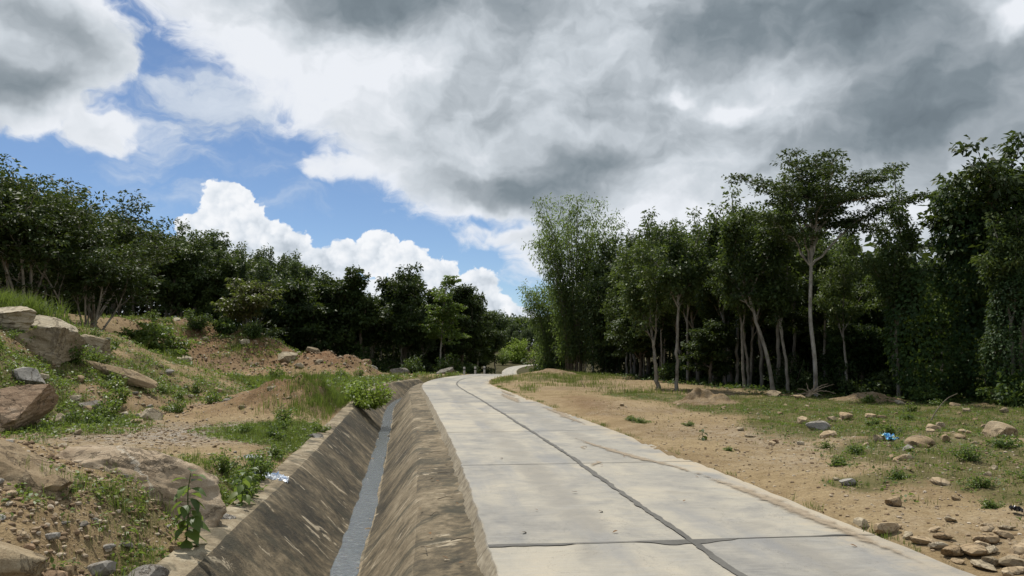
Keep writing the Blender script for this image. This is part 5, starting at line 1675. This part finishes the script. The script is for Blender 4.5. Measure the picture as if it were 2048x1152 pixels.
leafy_plant('upright plant with broad toothed green leaves growing against the ditch coping', (-3.42, 8.0), .82, 28, .21, 81, L_WEED)
leafy_plant('broad-leaved young plant bending over the coping near the plastic sheet', (-3.62, 10.15), .50, 16, .17, 82, L_WEED)
leafy_plant('smaller broad-leaved plant behind the bending one at the coping', (-3.78, 10.8), .42, 14, .16, 83, L_WEED)
leafy_plant('small dusty-leaved seedling standing alone on the sandy track', (4.05, 16.1), .24, 9, .13, 84, L_DARK)


# ------------------------------------------------------------------ grass and ground cover (nobody could count it)
def blades(x, y, per, hmin, hmax, spread, width, seed, bend=.5):
    rng = np.random.default_rng(seed)
    n = len(x)
    z = height(x, y)
    N = n * per
    hs = np.repeat(rng.uniform(.6, 1.2, n), per)
    cr = np.repeat(rng.random(n), per)
    px = np.repeat(x, per) + rng.normal(size=N) * spread; py = np.repeat(y, per) + rng.normal(size=N) * spread; pz = np.repeat(z, per) - .01
    h = rng.uniform(hmin, hmax, N) * hs
    az = rng.uniform(0, 6.28, N); bd = rng.uniform(.1, 1.0, N) * bend
    dx, dy = np.cos(az), np.sin(az)
    sx, sy = -dy * width * .5, dx * width * .5
    b = np.stack([px, py, pz], 1); s = np.stack([sx * h / hmax, sy * h / hmax, np.zeros(N)], 1)
    m = b + np.stack([dx * bd * h * .35, dy * bd * h * .35, h * .6], 1)
    t = b + np.stack([dx * bd * h * 1.0, dy * bd * h * 1.0, h * (1 - .35 * bd)], 1)
    V = np.stack([b - s, b + s, m + s * .75, m - s * .75, t], 1).reshape(-1, 3)
    i = (np.arange(N) * 5)[:, None]
    F = np.concatenate([i + np.array([[0, 1, 2]]), i + np.array([[0, 2, 3]]), i + np.array([[3, 2, 4]])])
    R = np.repeat(np.clip(.55 * cr + .45 * rng.random(N), 0, 1), 5)
    return V, F, R


def grass(name, n, fn, box, per, hmin, hmax, spread, width, seed, mat=L_GRASS, bend=.5):
    x, y = scatter(n, fn, box, seed)
    V, F, R = blades(x, y, per, hmin, hmax, spread, width, seed + 7, bend)
    tag(link(name, mesh_np(name, V, F, mat, True, rnd=R)), kind='stuff')


gm_pow = lambda x, y: off_concrete(x, y, 1.98, -5.1) * green_mask(x, y) ** 1.3
grass('verge_grass', 4200, gm_pow, (2, 18, 6.5, 32), 9, .04, .14, .05, .007, 401)
grass('verge_dry_grass', 9000, lambda x, y: off_concrete(x, y, 2.5) * np.clip(green_mask(x, y) * 1.2 + .10 + .5 * sm(5.5, 8.5, x), 0, 1) * np.clip(.6 + fbm(x * .8, y * .8, 3, 77), 0, 1), (2, 22, 6.5, 36), 9, .02, .085, .07, .008, 402, L_DRY, .9)
grass('ditch_side_grass', 1700, gm_pow, (-7.5, -3, 5.5, 22), 11, .05, .20, .04, .006, 403)
grass('gravel_flat_grass', 500, lambda x, y: off_concrete(x, y) * np.clip(green_mask(x, y) + .05, 0, 1), (-10, -4.5, 9, 24), 10, .05, .16, .04, .006, 404, L_DRY)
grass('hill_slope_grass', 3200, gm_pow, (-24, -8.5, 14, 34), 9, .07, .24, .07, .012, 405)
grass('hill_slope_dry_grass', 1500, lambda x, y: np.clip(green_mask(x, y), 0, 1), (-24, -8.5, 14, 34), 8, .05, .2, .08, .012, 406, L_DRY, .8)
grass('hilltop_tall_grass', 260, lambda x, y: gauss(x, y, -18.3, 27.0, 1.1, 1.0), (-24, -15, 23, 30), 26, .5, 1.25, .12, .022, 407, L_GRASS, .9)
grass('mound_foot_grass', 3600, gm_pow, (-32, -4.2, 33, 66), 8, .15, .42, .14, .030, 408)
grass('mound_foot_dry_grass', 1300, lambda x, y: gm_pow(x, y) * .8, (-32, -4.2, 33, 66), 8, .12, .34, .16, .028, 409, L_DRY, .8)
grass('ditch_bank_weeds', 900, lambda x, y: off_concrete(x, y) * gauss(x, y, -6.0, 29, 1.2, 5), (-9, -4.5, 21, 42), 12, .12, .40, .07, .014, 410)
grass('road_bend_grass', 1500, gm_pow, (-2, 12, 32, 66), 8, .08, .28, .12, .022, 411)
grass('road_edge_grass', 700, lambda x, y: ((corridor(x, y)[0] > 1.95) & (corridor(x, y)[0] < 2.25)) * np.clip(fbm(x * 1.3, y * 1.3, 2, 5) + .1, 0, 1), (-2, 5, 7, 50), 8, .03, .11, .04, .007, 412)


def low_leaves(name, n, fn, box, per, spread, size, seed, mat=L_WEED):
    x, y = scatter(n, fn, box, seed)
    rng = np.random.default_rng(seed)
    C = np.stack([x, y, height(x, y) + spread * .25], 1)
    V, F, R = leaves(C, per, spread, size, rng, droop=.0, aspect=.6, flat=(1, 1, .4), up=1.2)
    tag(link(name, mesh_np(name, V, F, mat, True, rnd=R)), kind='stuff')


low_leaves('verge_ground_cover', 2600, gm_pow, (2, 18, 6.5, 32), 9, .10, .050, 421)
low_leaves('ditch_side_ground_cover', 1500, gm_pow, (-7.5, -3, 5.5, 24), 12, .09, .050, 422)
low_leaves('hill_slope_ground_cover', 3000, gm_pow, (-24, -8.5, 14, 34), 10, .16, .085, 423)
low_leaves('mound_foot_ground_cover', 2600, gm_pow, (-32, -4.2, 33, 68), 10, .35, .17, 424)
low_leaves('forest_floor_cover', 4200, lambda x, y: sm(.6, -.6, forest_edge_r(x, y)), (4, 34, 20, 74), 9, .30, .17, 425, L_JUN)
low_leaves('plantation_floor_cover', 3000, lambda x, y: sm(66, 69, y) * sm(-3, -5, x), (-50, -3, 64, 84), 9, .45, .24, 426, L_DARK)


# dense wood far behind the front rows: one mass
def wood_mass(name, n, fx, size, spread, seed, mat):
    rng = np.random.default_rng(seed)
    C = fx(rng, n)
    C[:, 2] += height(C[:, 0], C[:, 1])
    V, F, R = leaves(C, 12, spread, size, rng, droop=.3, aspect=.55)
    tag(link(name, mesh_np(name, V, F, mat, True, rnd=R)), kind='stuff')


wood_mass('deep_wood', 4200, lambda r, n: np.stack([r.uniform(22, 62, n), r.uniform(48, 92, n), 8.5 * r.random(n) ** .8], 1), .7, 1.1, 431, L_DARK)
wood_mass('deep_wood', 6000, lambda r, n: np.stack([r.uniform(-82, -6, n), r.uniform(101, 112, n), 9.6 * r.random(n) ** .8], 1), .55, 1.1, 432, L_RUB)
wood_mass('deep_wood', 2600, lambda r, n: np.stack([r.uniform(-75, 90, n), r.uniform(300, 325, n), 12.0 * r.random(n) ** .8], 1), 1.5, 2.2, 433, L_RUB)


# ------------------------------------------------------------------ odds and ends
def flat_mat(name, col, rough=.8, spec=.2, var=.25, scale=20.):
    m, g, out = new_mat(name)
    tc = g.new('ShaderNodeTexCoord').outputs['Object']
    n = g.noise(tc, scale, 4.0, .6)
    c = g.ramp(n, [(.3, tuple(x * (1 - var) for x in col)), (.7, tuple(min(1, x * (1 + var)) for x in col))])
    principled(g, out, c, rough, spec, n, .004)
    return m


def mud_material():
    m, g, out = new_mat('dried_mud')
    pos = g.new('ShaderNodeNewGeometry').outputs['Position']
    n = g.noise(pos, 5.0, 7.0, .7, .4)
    c = g.ramp(g.noise(pos, 11.0, 4.0, .6), [(.3, (.20, .155, .105)), (.7, (.32, .26, .185))])
    b = g.new('ShaderNodeBsdfPrincipled')
    g.t.links.new(c, b.inputs['Base Color']); b.inputs['Roughness'].default_value = .95
    tr = g.new('ShaderNodeBsdfTransparent')
    mx = g.new('ShaderNodeMixShader')
    # the film thins out in a ragged way towards its rim
    g.put(mx.inputs[0], g.m('MULTIPLY', g.step(g.m('ADD', g.m('MULTIPLY', attr(g, 'film'), 0.55), g.m('MULTIPLY', n, 0.9)), 0.62, 0.92), 0.85))
    g.t.links.new(tr.outputs[0], mx.inputs[1]); g.t.links.new(b.outputs[0], mx.inputs[2])
    g.t.links.new(mx.outputs[0], out.inputs[0])
    return m


M_MUD = mud_material()
M_LITTER = flat_mat('brown_leaf_litter', (.15, .085, .04), .85, .2, .4, 12.)
M_TWIG = B_DEAD

# dried mud washed across the slabs: irregular sheets lying on the concrete
def mud_patch(s0, s1, l0, l1, w, seed, label):
    n = 160
    t = np.linspace(0, 1, n)
    ss = s0 + (s1 - s0) * t; ll = l0 + (l1 - l0) * t + .10 * fbm(t * 4, t * 0, 3, seed)
    c, nr = frame(ss)
    env = np.sin(np.pi * np.clip(t, 0.001, .999)) ** .6
    wa = w * env * (.55 + .9 * np.abs(fbm(t * 11, t * 0 + 2, 5, seed + 1, .75)))
    wb = w * env * (.55 + .9 * np.abs(fbm(t * 12, t * 0 + 5, 5, seed + 2, .75)))
    V = []; F = []; A = []
    for i in range(n):
        A += [0.0, float(env[i]), 0.0]
        for q in (-wa[i], 0, wb[i]):
            V.append((c[i, 0] + nr[i, 0] * (ll[i] + q), c[i, 1] + nr[i, 1] * (ll[i] + q), c[i, 2] + .0125))
    for i in range(n - 1):
        for j in range(2):
            a = 3 * i + j
            F.append((a, a + 1, a + 4, a + 3))
    tag(link('mud_streak', mesh_np('mud_streak', V, F, M_MUD, False, attrs=dict(film=A))), label, 'mud')


def S_at(y):
    return float(np.interp(y, LINE[:, 1], LS))


mud_patch(S_at(16.2), S_at(10.3), .55, 1.62, .26, 601, 'long dried mud streak slanting towards the verge edge of the road')
mud_patch(S_at(11.9), S_at(12.6), .10, .38, .14, 603, 'small brown mud smear beside the centre seal')
mud_patch(S_at(14.0), S_at(14.6), .42, .58, .10, 605, 'faint rusty mud spot past the second joint')
mud_patch(S_at(26), S_at(33.5), 1.2, 1.4, .55, 607, 'broad sandy wash spread over the slabs where the track joins')
mud_patch(S_at(36), S_at(30), 1.72, 1.55, .34, 609, 'sand drift along the verge-side slab edge before the bend')

mud_patch(S_at(6.0), S_at(11.5), 1.75, 1.55, .30, 611, 'thin sand film along the verge-side slab edge beside the tumbled stones')
mud_patch(S_at(18), S_at(25.5), 1.6, 1.75, .32, 613, 'sand film spread along the verge-side slab edge by the clod heap')
# leaves lying on the concrete
V, F = leaf_shape(1, .45, .15)
ME_DEAD = mesh_np('fallen_leaf', V, F, M_LITTER, True)
rl = random.Random(5)
for i, (x, y) in enumerate([(3.15, 7.12), (.84, 9.74), (.98, 8.6), (1.06, 7.66), (.26, 8.68), (.10, 7.6), (1.4, 12.06), (1.39, 14.38), (1.95, 13.09), (2.65, 10.97), (-.2, 12.8), (2.1, 9.2), (.6, 17.0), (1.6, 19.5)]):
    o = link('fallen_leaf', ME_DEAD)
    s = rl.uniform(.045, .09)
    o.scale = (s, s, s)
    o.location = (x, y, .022); o.rotation_euler = (rl.uniform(-.2, .2), rl.uniform(-.1, .3), rl.uniform(0, 6.28))
    tag(o, 'curled dry brown leaf lying on the concrete road', 'leaf', 'dry leaves on the road')
for i in range(26):
    s = rl.uniform(7, 24); c, n = frame(np.array([S_at(s)]))
    l = rl.uniform(-2.6, -2.1)
    o = link('fallen_leaf', ME_DEAD)
    k = rl.uniform(.04, .08); o.scale = (k, k, k)
    o.location = (c[0, 0] + n[0, 0] * l, c[0, 1] + n[0, 1] * l, -.13); o.rotation_euler = (rl.uniform(-.3, .3), rl.uniform(-.2, .3), rl.uniform(0, 6.28))
    tag(o, 'curled dry leaf caught on the shoulder between slab and ditch', 'leaf', 'dry leaves on the ditch shoulder')


def twig(name, pts, r0, r1, label, cat, mat=B_DEAD, side=()):
    T = Tubes()
    T.add(catmull(np.array(pts, float), max(.04, np.linalg.norm(np.array(pts[-1]) - np.array(pts[0])) / 18)), np.linspace(r0, r1, len(catmull(np.array(pts, float), max(.04, np.linalg.norm(np.array(pts[-1]) - np.array(pts[0])) / 18)))), 6)
    for q in side:
        T.add(catmull(np.array(q, float), .08), np.linspace(r0 * .5, r1, len(catmull(np.array(q, float), .08))), 5)
    return tag(link(name, T.mesh(name, mat)), label, cat)


z0 = hgt(10.75, 19.4)
twig('stick', [(10.75, 19.4, z0 - .05), (11.0, 19.5, z0 + .25), (11.35, 19.6, z0 + .55), (11.65, 19.65, z0 + .68)], .016, .008, 'thin dark stick standing slanted out of the grassy verge', 'stick', B_MID)
z0 = hgt(5.3, 44)
twig('stick', [(3.6, 37.2, hgt(3.6, 37.2) + .02), (3.45, 37.2, hgt(3.6, 37.2) + .3), (3.4, 37.25, hgt(3.6, 37.2) + .52)], .022, .010, 'short bleached stick standing in the low weeds before the forest', 'stick')
for k, (s, l, a, L) in enumerate([(10.4, -2.35, .4, .22), (12.6, -2.3, -.5, .3), (9.4, -2.45, 1.2, .2), (8.2, -2.25, .1, .26), (15.0, -2.4, .7, .3), (7.8, -2.5, 2.0, .18)]):
    c, n = frame(np.array([S_at(s)]))
    p = np.array([c[0, 0] + n[0, 0] * l, c[0, 1] + n[0, 1] * l, -.145])
    d = np.array([math.cos(a), math.sin(a), 0]) * L
    twig('twig', [p, p + d * .5 + np.array([.01, .02, .02]), p + d], .006, .003, 'short dry twig lying on the ditch shoulder', 'twig', B_MID)['group'] = 'twigs on the ditch shoulder'

# dead root stump at the foot of the flat-crowned tree
def root_stump():
    rng = np.random.default_rng(9)
    x, y = 12.05, 30.4
    z = hgt(x, y)
    root = thing('root_stump', 'bleached dead root stump with clawing branches at the tall trunk foot', 'stump', (x, y, z))
    T = Tubes()
    T.add(catmull(np.array([(-.1, 0, -.05), (0, .02, .12), (.05, 0, .25)]), .05), np.linspace(.13, .07, len(catmull(np.array([(-.1, 0, -.05), (0, .02, .12), (.05, 0, .25)]), .05))), 8)
    link('bole', T.mesh('bole', B_DEAD), root)
    for e in [(-1.0, 0, -.02), (-.55, -.1, .30), (.28, 0, .62), (-.12, .05, .55), (.75, 0, .52), (.95, -.1, .48), (.62, .1, .22), (.4, -.2, .05), (-.4, .1, .06), (1.05, .05, .12)]:
        e = np.array(e); T = Tubes()
        mid = e * .5 + np.array([rng.uniform(-.06, .06), 0, .10 + rng.uniform(-.03, .08)])
        c = catmull(np.array([(0, 0, .1), mid, e]), .05)
        c[1:] += rng.normal(size=(len(c) - 1, 3)) * .010
        T.add(c, np.linspace(.038, .010, len(c)), 5)
        link('dead_branch', T.mesh('dead_branch', B_DEAD), root)


root_stump()


# litter: crumpled wrappers, built as folded sheets
def crumple(name, w, h, seed, mat, amp):
    n = 14
    u, v = np.meshgrid(np.linspace(-.5, .5, n), np.linspace(-.5, .5, n))
    z = amp * (np.abs(fbm(u * 5, v * 5, 3, seed, .7)) + .5 * np.abs(fbm(u * 11, v * 11, 2, seed + 1)))
    V = np.stack([u * w + .2 * amp * fbm(u * 6, v * 6, 2, seed + 2), v * h + .2 * amp * fbm(u * 6, v * 6, 2, seed + 3), z], -1).reshape(-1, 3)
    i = np.arange(n - 1)[:, None] * n + np.arange(n - 1)[None]
    return mesh_np(name, V, np.stack([i, i + 1, i + 1 + n, i + n], -1).reshape(-1, 4), mat, False)


def wrapper_mat(name, stops, scale):
    m, g, out = new_mat(name)
    tc = g.new('ShaderNodeTexCoord').outputs['Object']
    c = g.ramp(g.noise(tc, scale, 2.0, .5, 1.5), stops, 'CONSTANT')
    principled(g, out, c, .3, .5)
    return m


def litter(name, loc, w, h, seed, mat, amp, label, rot):
    o = link(name, crumple(name, w, h, seed, mat, amp))
    o.location = (*loc, hgt(*loc) + .02); o.rotation_euler = rot
    return tag(o, label, 'litter')


litter('snack_wrapper', (7.25, 14.55), .26, .22, 21, wrapper_mat('blue_wrapper', [(0, (.02, .10, .45)), (.42, (.10, .42, .62)), (.52, (.62, .72, .75)), (.57, (.70, .60, .06)), (.62, (.03, .14, .5))], 9.), .14, 'crumpled blue and white snack wrapper lying on the weedy verge', (.35, .1, .5))
litter('plastic_sheet', (-3.92, 12.3), .55, .42, 23, wrapper_mat('white_plastic', [(0, (.55, .60, .68)), (.45, (.72, .75, .80)), (.6, (.35, .45, .62))], 7.), .16, 'torn white and pale blue plastic sheet by the ditch coping', (.1, .15, .3))
litter('plastic_sheet', (5.62, 8.5), .14, .12, 25, wrapper_mat('black_plastic', [(0, (.012, .012, .015)), (.5, (.03, .03, .035))], 9.), .08, 'scrap of black plastic half buried in the stony verge', (.2, .1, .9))
litter('plastic_sheet', (-4.6, 13.4), .3, .22, 27, wrapper_mat('clear_plastic', [(0, (.45, .47, .48)), (.5, (.62, .63, .62))], 9.), .10, 'crumpled clear plastic scrap in the weeds behind the coping', (.1, .1, .4))


# concrete guide posts at the culvert beyond the bend
def guide_post(loc, h, label):
    root = thing('guide_post', label, 'post', (*loc, hgt(*loc)), .3)
    m = bpy.data.materials.get('post_paint') or flat_mat('post_paint', (.42, .41, .38), .8, .2, .2, 8.)
    m2 = bpy.data.materials.get('post_band') or flat_mat('post_band', (.035, .035, .035), .8, .2, .2, 8.)
    bm = bmesh.new()
    bmesh.ops.create_cube(bm, size=1.0, matrix=Matrix.Translation((0, 0, h / 2 - .1)) @ Matrix.Diagonal((.15, .15, h + .2, 1)))
    bmesh.ops.bevel(bm, geom=[e for e in bm.edges], offset=.02, segments=1, affect='EDGES')
    me = bpy.data.meshes.new('shaft'); bm.to_mesh(me); bm.free(); me.materials.append(m)
    link('shaft', me, root)
    bm = bmesh.new()
    bmesh.ops.create_cube(bm, size=1.0, matrix=Matrix.Translation((0, 0, h - .22)) @ Matrix.Diagonal((.158, .158, .1, 1)))
    me = bpy.data.meshes.new('band'); bm.to_mesh(me); bm.free(); me.materials.append(m2)
    link('band', me, root)


# stones and silt bars caught in the ditch bed
rb = random.Random(8)
for i in range(16):
    s_ = rb.uniform(8, 34); c, n = frame(np.array([S_at(s_)]))
    l = rb.choice([-3.74, -3.42]) + rb.uniform(-.03, .03)
    o = stone(rb.choice(['tan', 'grey']), c[0, 0] + n[0, 0] * l, c[0, 1] + n[0, 1] * l, rb.uniform(.05, .12), 'KIND wet stone caught along the water in the ditch bed', 'stones in the ditch bed', rb, 0.0, -1.14)
guide_post((-3.95, 62.0), .62, 'weathered pale guide post at the ditch end, outermost of three')
guide_post((-3.1, 63.2), .66, 'weathered pale guide post, middle one of three at the crest')
guide_post((-2.4, 65.0), .70, 'weathered pale guide post of three standing closest to the dip')
